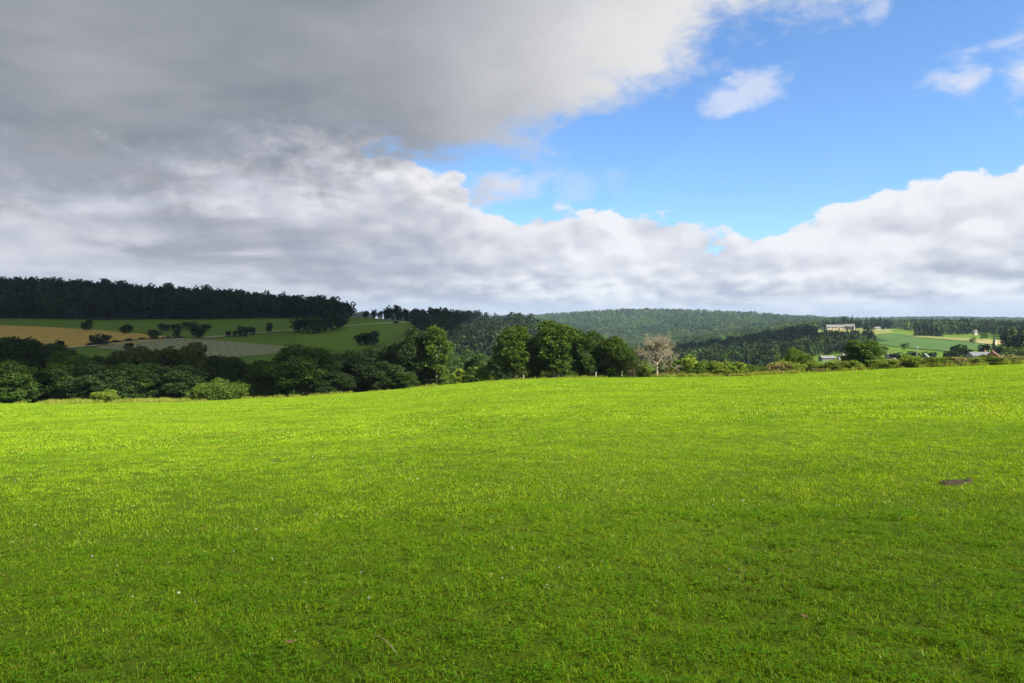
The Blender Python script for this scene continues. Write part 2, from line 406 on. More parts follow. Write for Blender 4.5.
# ------------------------------------------------------------------ terrain
EDGE = [(-400, 411), (-100, 406), (0, 404), (100, 402.5), (200, 401), (300, 397), (400, 389.5), (450, 384.5), (500, 380.5), (550, 378), (640, 377.5), (740, 376.5), (800, 373.5), (900, 368.5), (1024, 364.5), (1200, 359), (1500, 352)]
R_EDGE = 150.0
COLS = {   # px column -> (distance in metres, image row the ground there shows at)
 -100: [(230, 424), (350, 388), (480, 362), (620, 346), (760, 330), (900, 318), (1100, 302), (1300, 288), (1500, 290), (2200, 312), (4000, 321), (7500, 322)],
 0:   [(230, 424), (350, 388), (480, 362), (620, 346), (760, 330), (900, 319), (1100, 302), (1300, 289), (1500, 290), (2200, 312), (4000, 321), (7500, 322)],
 100: [(230, 424), (350, 388), (480, 362), (620, 346), (760, 331), (900, 320.5), (1100, 305), (1250, 294), (1450, 295), (2200, 314), (4000, 321), (7500, 322)],
 200: [(230, 422), (350, 388), (480, 362), (620, 346), (760, 331), (900, 320), (1050, 309), (1200, 299), (1400, 301), (2200, 316), (4000, 321), (7500, 322)],
 300: [(230, 420), (350, 388), (480, 362), (620, 346), (760, 330), (900, 318.5), (1000, 312), (1100, 307.5), (1300, 311), (2200, 320), (4000, 322), (7500, 322)],
 355: [(230, 416), (350, 386), (480, 362), (620, 344), (760, 329), (880, 319), (950, 316.5), (1080, 317.5), (1400, 326), (2200, 326), (4000, 322), (7500, 322)],
 405: [(230, 412), (350, 386), (480, 363), (620, 346), (760, 332), (900, 321.5), (950, 320), (1080, 321), (1400, 328), (2200, 328), (4000, 322), (7500, 322)],
 460: [(230, 408), (350, 388), (500, 366), (700, 345), (900, 329), (1020, 323.5), (1200, 325), (1800, 332), (2800, 324), (4000, 322), (7500, 322)],
 545: [(230, 402), (350, 388), (600, 362), (800, 342), (950, 330), (1050, 329), (1300, 338), (2200, 331), (3200, 318.3), (3700, 319), (5000, 321), (7500, 322)],
 590: [(230, 400), (350, 389), (600, 367), (1000, 347), (1400, 349), (1900, 342), (2600, 326), (3200, 314.0), (3800, 317), (5000, 321), (7500, 322)],
 630: [(230, 400), (350, 390), (600, 373), (1200, 357), (1800, 345), (2600, 326), (3200, 311.0), (3800, 315), (5000, 321), (7500, 322)],
 700: [(230, 398), (350, 388), (600, 370), (850, 357), (1000, 351.5), (1150, 354), (1480, 342), (1650, 341), (1900, 345), (2600, 327), (3200, 313), (3800, 317), (7500, 322)],
 760: [(230, 396), (350, 386), (600, 368), (850, 353), (1030, 344), (1180, 345), (1480, 334), (1650, 332), (1950, 336), (2600, 327), (3200, 316), (4000, 320), (7500, 322)],
 810: [(230, 394), (350, 384), (600, 364), (850, 348), (1080, 333), (1230, 331), (1400, 330), (1700, 329.5), (2600, 327), (3200, 321), (4000, 321), (7500, 322)],
 860: [(230, 390), (350, 380), (500, 365), (700, 352), (900, 342), (1080, 334.5), (1200, 330), (1400, 328), (1700, 328.5), (3200, 323), (5000, 321), (7500, 322)],
 930: [(230, 386), (350, 376), (500, 360), (650, 352), (900, 341), (1100, 335), (1300, 331.5), (1700, 328.5), (3000, 324), (5000, 319), (7500, 321.5)],
 1024: [(230, 380), (350, 369), (480, 358), (650, 350), (800, 346), (1000, 340), (1300, 334), (1700, 330), (3000, 325), (5000, 321), (7500, 321.5)],
 1200: [(230, 374), (350, 366), (480, 357), (650, 350), (800, 346), (1000, 340), (1300, 334), (1700, 330), (3000, 325), (5000, 321), (7500, 321.5)],
}
NAZ, NR = 721, 700
AZ = np.linspace(-math.pi, math.pi, NAZ)
LR = np.linspace(math.log(0.5), math.log(8000), NR)
RR = np.exp(LR)
def build_table():
    cols = sorted(COLS)
    prof = []
    for px in cols:
        ye = np.interp(px, [e[0] for e in EDGE], [e[1] for e in EDGE])
        ze = R_EDGE * tan_el(px, ye)
        r_ = [0.0, R_EDGE] + [k[0] for k in COLS[px]]
        z_ = [-EYE, ze] + [k[0] * tan_el(px, k[1]) for k in COLS[px]]
        prof.append(np.interp(RR, r_, z_))
    prof = np.array(prof)
    ca = np.array([az_of(p) for p in cols])
    # far to the sides and behind: gently rolling land at about the same level
    back = np.interp(RR, [0, 150, 1000, 8000], [-EYE, -4.0, 6.0, 0.0])
    ca = np.concatenate([[-math.pi, -1.9], ca, [1.9, math.pi]])
    prof = np.concatenate([[back, back], prof, [back, back]])
    T = np.empty((NAZ, NR))
    for j in range(NR): T[:, j] = np.interp(AZ, ca, prof[:, j])
    # the field edge follows EDGE at every azimuth, not only at the columns
    apx = 512 + F * np.tan(np.clip(AZ, -0.75, 0.75))
    ye = np.interp(apx, [e[0] for e in EDGE], [e[1] for e in EDGE])
    ze = np.array([R_EDGE * tan_el(p, y_) for p, y_ in zip(apx, ye)])
    inside = np.abs(AZ) < 0.9
    for i in np.where(inside)[0]:
        k = RR <= R_EDGE
        T[i, k] = -EYE + (ze[i] + EYE) * RR[k] / R_EDGE
    # soften
    def blur(T, n, ax):
        k = np.ones(n) / n
        return np.apply_along_axis(lambda v: np.convolve(np.pad(v, n // 2, mode='edge'), k, 'valid'), ax, T)
    S2 = blur(blur(T, 9, 1), 9, 1); S2 = blur(blur(S2, 7, 0), 7, 0)
    wgt = np.clip((RR - 190) / 120, 0, 1)
    near = blur(T, 3, 1)
    T = near * (1 - wgt) + S2 * wgt
    # rolling detail
    X = RR[None] * np.sin(AZ)[:, None]; Y = RR[None] * np.cos(AZ)[:, None]
    und = np.sin(X * .021 + 1) * np.sin(Y * .017 + 2) + .6 * np.sin(X * .043 + Y * .031) + .4 * np.sin(X * .09 - Y * .07 + 1)
    T += und * np.clip((RR - 400) / 2000, 0, 1) * 2.0
    bumps = np.sin(X * .35 + .5 * np.sin(Y * .2)) * np.sin(Y * .29 + 1) + .5 * np.sin(X * .9 + 2) * np.sin(Y * .8) + .35 * np.sin(X * 2.1 + Y * 1.7)
    T += bumps * 0.018 * np.clip(RR / 6, 0, 1) * np.clip(1 - (RR - 120) / 80, 0, 1)
    return T + EYE
TAB = build_table()
def ground_polar(az, r):
    az = np.asarray(az, float); r = np.maximum(np.asarray(r, float), RR[0])
    u = (az + math.pi) / (2 * math.pi) * (NAZ - 1); v = (np.log(r) - LR[0]) / (LR[-1] - LR[0]) * (NR - 1)
    u = np.clip(u, 0, NAZ - 1.001); v = np.clip(v, 0, NR - 1.001)
    i = u.astype(int); j = v.astype(int); a = u - i; b = v - j
    return (TAB[i, j] * (1 - a) * (1 - b) + TAB[i + 1, j] * a * (1 - b) + TAB[i, j + 1] * (1 - a) * b + TAB[i + 1, j + 1] * a * b)
def ground(x, y):
    return ground_polar(np.arctan2(x, y), np.hypot(x, y))
def spot(px, r):
    a = az_of(px); x, y = r * math.sin(a), r * math.cos(a)
    return Vector((x, y, float(ground_polar(a, r))))
_rs = np.exp(np.linspace(math.log(3), math.log(7800), 2500))
def see(px, py, rmin=3.0, rmax=7800):
    """where the line of sight through a picture point meets the land beyond rmin"""
    a = az_of(px); t = tan_el(px, py)
    rs = _rs[(_rs >= rmin) & (_rs <= rmax)]
    hit = np.where(ground_polar(np.full(len(rs), a), rs) >= EYE + rs * t)[0]
    r = rs[hit[0]] if len(hit) else rs[-1]
    return spot(px, r), r

def build_terrain():
    a_in = np.linspace(-0.78, 0.78, 420)
    a_out = np.linspace(0.78, 2 * math.pi - 0.78, 90)[1:-1]
    az = np.concatenate([a_in, a_out]); az_w = (az + math.pi) % (2 * math.pi) - math.pi
    r = np.unique(np.concatenate([np.exp(np.linspace(math.log(0.8), math.log(7800), 300)), np.linspace(140, 166, 27)]))
    A, B = np.meshgrid(az_w, r, indexing='ij')
    Z = ground_polar(A, B)
    V = np.stack([B * np.sin(A), B * np.cos(A), Z], -1).reshape(-1, 3)
    V = np.concatenate([V, [[0, 0, 0.0]]])
    n, k = len(az), len(r)
    I, J = np.meshgrid(np.arange(n), np.arange(k - 1), indexing='ij')
    I2 = (I + 1) % n
    q = np.stack([I * k + J, I * k + J + 1, I2 * k + J + 1, I2 * k + J], -1).reshape(-1, 4)[:, ::-1]
    i = np.arange(n); c = len(V) - 1
    tri = np.stack([np.full(n, c), i * k, ((i + 1) % n) * k], -1)[:, ::-1]
    mid = r[J.ravel()]
    mi = np.where(mid < 153, 0, 1)
    me = mesh_np('ground', V, [q, tri], [M['pasture'], M['meadow']], np.concatenate([mi, np.zeros(n)]), True)
    tag(link('ground', me), kind='structure')
build_terrain()

def patch(name, mat, upper, lower, rmin=300, lift=0.35, rows=10, step=3.0, rmax=7800):
    """a field lying on the land between two sight lines"""
    x0 = max(upper[0][0], lower[0][0]); x1 = min(upper[-1][0], lower[-1][0])
    xs = np.linspace(x0, x1, max(3, int((x1 - x0) / step)))
    V = []
    for px in xs:
        yu = np.interp(px, *zip(*upper)); yl = np.interp(px, *zip(*lower))
        _, r1 = see(px, yl, rmin, rmax); _, r2 = see(px, yu, rmin, rmax)
        for k in range(rows + 1):
            p = spot(px, r1 + (r2 - r1) * k / rows); V.append((p.x, p.y, p.z + lift))
    n, k = len(xs), rows + 1
    I, J = np.meshgrid(np.arange(n - 1), np.arange(rows), indexing='ij')
    q = np.stack([I * k + J, (I + 1) * k + J, (I + 1) * k + J + 1, I * k + J + 1], -1).reshape(-1, 4)
    o = link(name, mesh_np(name, V, q, mat, None, True)); tag(o, kind='structure')
    return o

def ribbon(name, mat, pts, width, rmin=300, lift=0.6, n=40):
    P = []
    xs = np.linspace(pts[0][0], pts[-1][0], n)
    for px in xs: P.append(see(px, np.interp(px, *zip(*pts)), rmin)[0])
    V = []
    for i, p in enumerate(P):
        d = (P[min(i + 1, n - 1)] - P[max(i - 1, 0)]); s = Vector((-d.y, d.x, 0)).normalized() * width / 2
        for e in (s, -s):
            v = p + e; V.append((v.x, v.y, float(ground(v.x, v.y)) + lift))
    i = np.arange(n - 1)
    q = np.stack([2 * i + 1, 2 * i + 3, 2 * i + 2, 2 * i], -1)
    o = link(name, mesh_np(name, V, q, mat, None, True)); tag(o, kind='structure')

patch('wheat_field', M['wheat'], [(-40, 324), (0, 325.5), (50, 327.5), (100, 330.5), (140, 334), (165, 337), (182, 339)], [(-40, 347), (60, 349), (90, 347), (130, 344), (160, 341.5), (182, 339.6)])
patch('stubble_field', M['stubble'], [(98, 347.5), (130, 343.5), (160, 340.5), (185, 339), (220, 341), (260, 344.5), (302, 348.5)], [(98, 349), (130, 352), (185, 358), (240, 357.5), (275, 354), (302, 350)])
patch('far_meadow', M['meadow_far'], [(296, 331), (340, 326), (372, 321.5), (408, 322)], [(296, 345), (340, 352), (372, 348), (408, 331)])
ribbon('farm_track', M['track'], [(204, 338.5), (240, 335), (275, 331.8), (296, 330.5), (330, 327.6), (370, 324.5), (408, 322.3)], 5.5)
ribbon('field_path', M['track'], [(64, 349), (100, 345.4), (140, 341), (184, 339)], 4.0)
patch('hilltop_clearing', M['hay'], [(593, 328.5), (598, 327), (604, 328)], [(593, 330), (598, 331.5), (604, 331)], 2000, 6.0, 4, 1.0)
patch('hay_field', M['hay'], [(818, 329), (830, 327.5), (860, 326), (880, 325.6), (893, 327)], [(818, 332.5), (840, 333), (872, 335), (880, 334.5), (893, 333)], 800, 0.5, 6)
patch('green_crop_field', M['crop_green'], [(872, 336), (895, 333.5), (915, 336), (940, 337.5), (970, 340), (1003, 344)], [(872, 343), (895, 347), (920, 349.5), (950, 352), (985, 350), (1003, 348)], 400, 0.5, 6)
patch('pale_stubble_field', M['pale_stubble'], [(968, 341.5), (982, 339.8), (1000, 341), (1010, 342.5)], [(968, 341.8), (982, 344.2), (1000, 345.5), (1010, 345)], 400, 0.9, 4, 2)
patch('light_meadow', M['hay'], [(905, 336.2), (930, 337), (960, 338.5), (985, 339.5)], [(905, 336.6), (930, 338.8), (960, 341.5), (985, 342)], 400, 0.9, 4, 2)
patch('valley_meadow', M['hay'], [(950, 357), (975, 357), (1000, 356), (1040, 355)], [(950, 362), (975, 362), (1000, 361), (1040, 360)], 330, 0.4, 4)

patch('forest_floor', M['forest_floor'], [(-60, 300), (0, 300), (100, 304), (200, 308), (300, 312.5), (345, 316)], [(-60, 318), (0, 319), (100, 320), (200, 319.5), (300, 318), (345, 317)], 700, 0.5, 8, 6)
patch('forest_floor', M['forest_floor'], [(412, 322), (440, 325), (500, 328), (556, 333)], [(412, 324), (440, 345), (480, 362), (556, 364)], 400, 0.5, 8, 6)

# ------------------------------------------------------------------ plant shapes
def tubes_np(paths, sides=6):
    """paths: list of (points, radii)"""
    V, Q = [], []
    for pts, rad in paths:
        pts = [Vector(p) for p in pts]; base = len(V)
        for i, p in enumerate(pts):
            d = (pts[min(i + 1, len(pts) - 1)] - pts[max(i - 1, 0)]).normalized()
            u = d.orthogonal().normalized(); v = d.cross(u)
            for k in range(sides):
                a = 2 * math.pi * k / sides
                V.append(p + (u * math.cos(a) + v * math.sin(a)) * rad[i])
        for i in range(len(pts) - 1):
            for k in range(sides):
                a = base + i * sides + k; b = base + i * sides + (k + 1) % sides
                Q.append((a, b, b + sides, a + sides))
    return np.array(V), np.array(Q)

def cards(P, size, tone, up=0.25, rs=None, asp=1.5):
    """one leaf-spray quad, bent a little, at each point of P"""
    g = rs or rng; n = len(P)
    nrm = g.normal(size=(n, 3)); nrm[:, 2] = np.abs(nrm[:, 2]) * 0.8 + up
    nrm /= np.linalg.norm(nrm, axis=1)[:, None]
    t = g.normal(size=(n, 3)); t -= (t * nrm).sum(1)[:, None] * nrm; t /= np.linalg.norm(t, axis=1)[:, None]
    b = np.cross(nrm, t)
    s = (size * g.uniform(0.6, 1.3, n))[:, None]
    V = np.stack([P - t * s * asp / 2, P + b * s * .5 + nrm * s * .1, P + t * s * asp / 2, P - b * s * .5 - nrm * s * .1], 1).reshape(-1, 3)
    F_ = np.arange(4 * n).reshape(-1, 4)
    return V, F_, np.repeat(tone, 4)

def ball(n, g, inner=0.0):
    d = g.normal(size=(n, 3)); d /= np.linalg.norm(d, axis=1)[:, None]
    return d * (g.uniform(inner ** 3, 1, n) ** (1 / 3))[:, None]

def crown_mesh(name, mat, lobes, n_clump, per, clump_r, size, seed, floor=None):
    g = np.random.default_rng(seed); P = []; T = []
    for (c, rad) in lobes:
        c = np.array(c); rad = np.array(rad)
        k = max(4, int(n_clump * (rad[0] * rad[1] * rad[2]) ** (2 / 3)))
        ctr = c + ball(k, g, 0.62) * rad
        for q in ctr:
            m_ = int(per * g.uniform(0.5, 1.4)); cr = clump_r * g.uniform(0.6, 1.4)
            P.append(q + ball(m_, g) * cr * np.array([1, 1, .7])); T.append(np.clip(np.full(m_, g.uniform(0, 1)) + g.normal(0, .12, m_), 0, 1))
    P = np.concatenate(P); T = np.concatenate(T)
    if floor is not None:
        k = P[:, 2] > floor; P, T = P[k], T[k]
    V, Fq, tn = cards(P, size, T, rs=g)
    return mesh_np(name, V, Fq, mat, None, False, {'tone': ('POINT', tn)})

def broad_lobes(g, h, w, base, n, top=1.0):
    """lobes in metres for a crown from height base to h and width w"""
    L = [((0, 0, (base + h) / 2), (w * .30, w * .30, (h - base) * .40))]
    for k in range(n):
        t = (k + g.uniform(0, 1)) / n; a = k * 2.4 + g.uniform(-.4, .4)
        z = base + (h - base) * (0.07 + 0.80 * t)
        prof = math.sin(math.pi * (0.18 + 0.72 * t)) ** top
        rr = w * .5 * prof * g.uniform(0.45, 0.75); s = w * g.uniform(.13, .22)
        L.append(((rr * math.cos(a), rr * math.sin(a), z), (s, s, s * g.uniform(.7, 1.1))))
    return L

def trunk_mesh(name, mat, lobes, h, rad, seed, stems=1):
    g = np.random.default_rng(seed); paths = []
    for s in range(stems):
        off = np.array([g.uniform(-.5, .5), g.uniform(-.5, .5), 0]) * (0 if stems == 1 else 1.2)
        top = np.array([g.uniform(-.3, .3), g.uniform(-.3, .3), h * .85]) + off
        paths.append(([off + [0, 0, -1.0], off, off * .9 + (top - off) * .3 + g.normal(0, .08, 3), off + (top - off) * .65, top], [rad * 1.4, rad, rad * .8, rad * .5, rad * .1]))
    for c, r_ in lobes[1:]:
        c = np.array(c); z0 = c[2] * g.uniform(.45, .7)
        b = np.array([0, 0, z0]); mid = (b + c) / 2 + [0, 0, -.2]
        paths.append(([b, mid, c], [rad * .4, rad * .25, rad * .06]))
    V, Q = tubes_np(paths, 6)
    return mesh_np(name, V, Q, mat, None, True)

TREES = {}
def make_tree_kind(key, leaf, bark, h, w, base, n_lobes, seeds, size=.22, dens=58, per=12, clump_r=.45, rad=.28, stems=1, top=1.0, core=None):
    TREES[key] = (h, w, [])
    for sd in seeds:
        g = np.random.default_rng(sd); L = broad_lobes(g, h, w, base, n_lobes, top)
        if core: L[0] = ((0, 0, h * .46), (w * core, w * core, h * .46))
        TREES[key][2].append((trunk_mesh('trunk', bark, L, h, rad, sd, stems), crown_mesh('crown', leaf, L, dens, per, clump_r, size, sd)))
make_tree_kind('dark', M['leaf_dark'], M['bark'], 12, 10, 0.4, 20, (1, 2, 3, 4), top=.7)
make_tree_kind('mid', M['leaf_mid'], M['bark'], 12, 10, 0.6, 20, (11, 12, 13), top=.7)
make_tree_kind('olive', M['leaf_olive'], M['bark'], 12, 8, 0.6, 17, (21, 22), top=.8)
make_tree_kind('tall', M['leaf_lit'], M['pale_bark'], 12, 7, 0.9, 17, (31, 32, 33), rad=.20, top=.65, stems=2)
make_tree_kind('slim', M['leaf_lit'], M['pale_bark'], 12, 5, 1.0, 13, (41, 42), rad=.2, top=.6)
make_tree_kind('bush', M['leaf_bright'], M['bark'], 4, 8, 0.1, 12, (51, 52), size=.17, dens=80, per=12, clump_r=.32, rad=.10, stems=3, top=.5, core=.46)
make_tree_kind('shrub', M['leaf_hedge'], M['bark'], 3, 3.6, 0.05, 9, (61, 62, 63), size=.15, dens=120, per=9, clump_r=.25, rad=.05, stems=3, top=.5, core=.36)
make_tree_kind('light_shrub', M['leaf_shrub'], M['bark'], 3, 3.6, 0.05, 9, (71, 72, 73), size=.15, dens=120, per=9, clump_r=.25, rad=.05, stems=3, top=.5, core=.36)
make_tree_kind('dry_shrub', M['leaf_dry'], M['dead_wood'], 3, 3.0, 0.05, 8, (81, 82), size=.15, dens=50, per=8, clump_r=.35, rad=.05, stems=4, top=.5)

TREE_COUNT, EXTENT = {}, {}
def plant(key, px, r, top_y, width_px, name, label, cat, group=None, base_y=None):
    """stand one plant of a kind on the ground, as tall and wide as seen"""
    h0, w0, variants = TREES[key]
    k = TREE_COUNT.get(key, 0); TREE_COUNT[key] = k + 1
    tm, cm = variants[k % len(variants)]
    p = spot(px, r)
    h = (EYE + r * tan_el(px, top_y)) - p.z
    wd = width_px / F * r / math.cos(az_of(px))
    if cm.name not in EXTENT:
        q = np.empty(len(cm.vertices) * 3, np.float32); cm.vertices.foreach_get('co', q); q = q.reshape(-1, 3)
        EXTENT[cm.name] = (float(np.percentile(q[:, 2], 99.7)), float(np.percentile(np.hypot(q[:, 0], q[:, 1]), 95)) * 2)
    h0, w0 = EXTENT[cm.name]
    o = empty(name, p, (k * 2.17) % 6.28)
    o.scale = (wd / w0, wd / w0, h / h0)
    link('trunk' if name.endswith('tree') else 'stems', tm, o)
    link('crown' if name.endswith('tree') else 'foliage', cm, o)
    return tag(o, label, cat, group)

# ------------------------------------------------------------------ trees and shrubs along the field edge
GL = 'shaded trees in the row below the field'
for a in (
 ('dark', -18, 170, 342, 62, 'dark broadleaf tree cut by the left picture edge'),
 ('dark', 20, 168, 339, 46, 'dark broadleaf tree, topmost crown under the wheat field'),
 ('dark', 48, 176, 345, 44, 'dark round tree just right of the topmost crown under the wheat field'),
 ('mid', 2, 160, 362, 40, 'low green tree in front of the leftmost dark trees'),
 ('mid', 74, 165, 354, 44, 'dull green tree below the middle of the wheat field'),
 ('dark', 96, 180, 358, 34, 'low dark tree under the start of the field path'),
 ('olive', 122, 176, 350, 34, 'olive tree under the right tip of the wheat field'),
 ('dark', 105, 160, 366, 48, 'low broad dark tree behind the leaning yellow-green shrub'),
 ('olive', 146, 178, 348, 32, 'olive tree with feathery top under the left end of the stubble field'),
 ('mid', 140, 161, 364, 46, 'low dull green tree with drooping sides below two olive trees'),
 ('olive', 170, 172, 349, 36, 'olive tree left of the tallest olive tree below the stubble field'),
 ('olive', 188, 176, 344, 34, 'tallest olive tree, feathery top against the stubble field'),
 ('dark', 178, 159, 366, 46, 'low dark tree in front of the olive trees'),
 ('dark', 214, 178, 357, 38, 'dark round tree behind the bright round bush'),
 ('dark', 238, 170, 358, 42, 'dark tree up and right of the bright round bush'),
 ('mid', 262, 166, 362, 40, 'green tree between the bright round bush and the big round tree'),
 ('mid', 305, 162, 347, 66, 'big round green tree, broadest crown of the shaded row'),
 ('dark', 344, 172, 352, 46, 'dark tree right beside the big round green tree'),
 ('dark', 372, 166, 350, 46, 'dark tree under the far meadow right of the round hedge clump'),
 ('dark', 335, 156, 372, 42, 'low dark tree at the field edge right of the big round tree'),
 ('dark', 395, 164, 341, 40, 'dark tree left of the tall dark tree with a lit neighbour'),
 ('dark', 418, 158, 330, 46, 'tall dark broadleaf tree joined to a tall slim lit tree'),
 ('dark', 385, 155, 362, 40, 'low dark tree at the foot of the tall dark tree'),
):
    plant(*a[:5], 'broadleaf_tree', a[5], 'tree', GL)
plant('slim', 437, 154, 327, 27, 'broadleaf_tree', 'tall slim tree, sunlit yellow-green on its right, beside the dark one', 'tree')
plant('bush', 216, 149.0, 380, 46, 'round_bush', 'bright green round bush at the field edge below the dark row', 'bush')
plant('light_shrub', 104, 143, 390, 20, 'leaning_shrub', 'small yellow-green shrub leaning to the right in rough grass on the left', 'shrub')
plant('shrub', 121, 150.5, 398, 13, 'low_shrub', 'low dull shrub right beside the leaning yellow-green shrub', 'shrub')
plant('light_shrub', 68, 149.5, 402, 18, 'low_shrub', 'low flat shrub left of the leaning yellow-green shrub', 'shrub')
plant('mid', 405, 151.5, 372, 26, 'broadleaf_tree', 'small round tree at the foot of the tall dark tree', 'tree', GL)
# between the tall slim tree and the tree with the pale stake
for a in (
 ('dark', 460, 210, 356, 40, 'broadleaf_tree', 'low dark tree right behind the tall slim lit tree', 'tree'),
 ('dark', 486, 205, 355, 36, 'broadleaf_tree', 'low dark tree left behind the tree with a pale stake', 'tree'),
 ('shrub', 447, 152, 374, 18, 'field_shrub', 'green shrub at the foot of the tall slim lit tree', 'shrub'),
 ('light_shrub', 461, 153, 369, 20, 'field_shrub', 'pale green shrub second from the tall slim lit tree', 'shrub'),
 ('shrub', 476, 153, 366, 24, 'field_shrub', 'biggest round shrub between the slim tree and the staked tree', 'shrub'),
 ('light_shrub', 491, 152, 374, 12, 'field_shrub', 'small pale shrub just left of the staked tree', 'shrub'),
): plant(*a)
for k, (px, ty, wd) in enumerate(((503, 352, 30), (527, 350, 32), (548, 353, 30), (568, 350, 30), (588, 352, 28), (606, 354, 28), (624, 357, 24), (640, 361, 22), (475, 352, 34), (448, 354, 30))):
    plant('dark', px, 190 + 11 * (k % 3), ty, wd, 'broadleaf_tree', 'dark tree in the dense belt seen between the stems of the sunlit row', 'tree', 'dark belt behind the sunlit row')
GM = 'sunlit trees in the row right of the middle'
for a in (
 ('tall', 513, 151, 327, 34, 'sunlit tree standing alone beside a pale stake'),
 ('dark', 540, 160, 334, 30, 'dark tree left behind the tallest tree of the sunlit row'),
 ('tall', 556, 152, 322, 44, 'tallest tree of the sunlit row with pale bare stems'),
 ('mid', 584, 153, 331, 34, 'mid green tree right of the tallest tree of the sunlit row'),
 ('dark', 602, 157, 335, 26, 'narrow dark tree between two sunlit trees'),
 ('tall', 614, 152, 337, 30, 'sunlit tree, second from right end of the row before the dead tree'),
 ('mid', 628, 156, 348, 20, 'small green tree closing the right end of the sunlit row'),
 ('mid', 534, 154, 355, 20, 'small green tree under the dark tree of the sunlit row'),
): plant(*a[:5], 'broadleaf_tree', a[5], 'tree', GM)
for a in (
 ('light_shrub', 546, 150, 370, 12, 'field_shrub', 'low light green shrub beneath the tallest tree of the sunlit row', 'shrub'),
 ('shrub', 572, 150.5, 370, 12, 'field_shrub', 'low shrub under the mid green tree of the sunlit row', 'shrub'),
 ('dry_shrub', 631, 150, 361, 12, 'dry_shrub', 'pale dry twiggy shrub left of the dead tree', 'shrub'),
 ('light_shrub', 644, 151, 367, 12, 'field_shrub', 'low light shrub at the left foot of the dead tree', 'shrub'),
 ('shrub', 640, 158, 357, 24, 'field_shrub', 'dark green shrub behind the dead tree on its left', 'shrub'),
 ('shrub', 672, 153, 358, 20, 'field_shrub', 'dark shrub directly right of the dead tree trunk', 'shrub'),
 ('light_shrub', 687, 153, 355, 22, 'hedge_shrub', 'tallest yellow-green shrub of the hedge right of the dead tree', 'shrub'),
 ('shrub', 703, 153, 361, 22, 'hedge_shrub', 'green hedge shrub, second right of the dead tree', 'shrub'),
 ('light_shrub', 719, 153, 361, 20, 'hedge_shrub', 'yellow-green hedge shrub, third right of the dead tree', 'shrub'),
 ('light_shrub', 736, 153, 362, 22, 'hedge_shrub', 'round yellow-green shrub ending the hedge right of the dead tree', 'shrub'),
 ('shrub', 756, 154, 365, 18, 'hedge_shrub', 'low dark shrub in the gap after the hedge', 'shrub'),
 ('dry_shrub', 778, 152, 362, 22, 'dry_shrub', 'brownish shrub left of the bright tree by the pale sheds', 'shrub'),
 ('light_shrub', 782, 156, 359, 22, 'hedge_shrub', 'green shrub right behind the brownish shrub', 'shrub'),
 ('bush', 800, 158, 349, 24, 'broadleaf_bush', 'bright yellow-green bush standing above its neighbours', 'bush'),
 ('light_shrub', 815, 154, 362, 18, 'hedge_shrub', 'light shrub at the right foot of the bright tall bush', 'shrub'),
 ('shrub', 830, 153, 363, 18, 'hedge_shrub', 'shrub below the pale sheds on their left', 'shrub'),
 ('dry_shrub', 843, 152, 362, 18, 'dry_shrub', 'reddish brown shrub between the pale sheds and the lone round tree', 'shrub'),
 ('dry_shrub', 825, 151, 368, 20, 'dry_shrub', 'low brownish shrub at the very field edge below the sheds', 'shrub'),
 ('mid', 862, 155, 341, 31, 'broadleaf_tree', 'lone round green tree above the shrubs on the right', 'tree'),
 ('light_shrub', 876, 152, 360, 18, 'hedge_shrub', 'yellow-green shrub at the right foot of the lone round tree', 'shrub'),
 ('dry_shrub', 860, 150.5, 366, 16, 'dry_shrub', 'brown shrub at the foot of the lone round tree', 'shrub'),
 ('light_shrub', 890, 152, 362, 18, 'hedge_shrub', 'yellow shrub below the white cottage by the pole', 'shrub'),
 ('dry_shrub', 902, 151.5, 361, 16, 'dry_shrub', 'pale dry shrub just left of the utility pole', 'shrub'),
 ('light_shrub', 911, 155, 355, 16, 'hedge_shrub', 'bright upright shrub touching the utility pole on the left', 'shrub'),
 ('dry_shrub', 928, 152, 360, 14, 'dry_shrub', 'dry shrub just right of the utility pole', 'shrub'),
 ('light_shrub', 942, 152.5, 357, 24, 'hedge_shrub', 'broad olive shrub right of the utility pole', 'shrub'),
 ('shrub', 958, 153, 361, 10, 'hedge_shrub', 'small dark shrub right of the broad olive shrub', 'shrub'),
 ('light_shrub', 981, 152, 360, 16, 'hedge_shrub', 'low round green shrub in front of the brick house', 'shrub'),
 ('shrub', 1001, 153, 357, 8, 'hedge_shrub', 'small dark bush in front of the right meadow', 'shrub'),
): plant(*a)

g_ = np.random.default_rng(31)
for k, px in enumerate(np.arange(662, 1030, 9.0)):
    ye = float(np.interp(px, [e[0] for e in EDGE], [e[1] for e in EDGE]))
    kind = ('light_shrub', 'shrub', 'light_shrub', 'dry_shrub')[int(g_.integers(0, 4))]
    lab = {'light_shrub': 'yellow-green low shrub filling the hedge line along the right field edge', 'shrub': 'green low shrub filling the hedge line along the right field edge', 'dry_shrub': 'brown weedy low shrub filling the hedge line along the right field edge'}[kind]
    plant(kind, float(px + g_.uniform(-3, 3)), float(150.5 + g_.uniform(0, 5)), ye - float(g_.uniform(6, 11)), float(g_.uniform(14, 22)), 'low_shrub', lab, 'shrub', 'low shrubs along the right field edge')

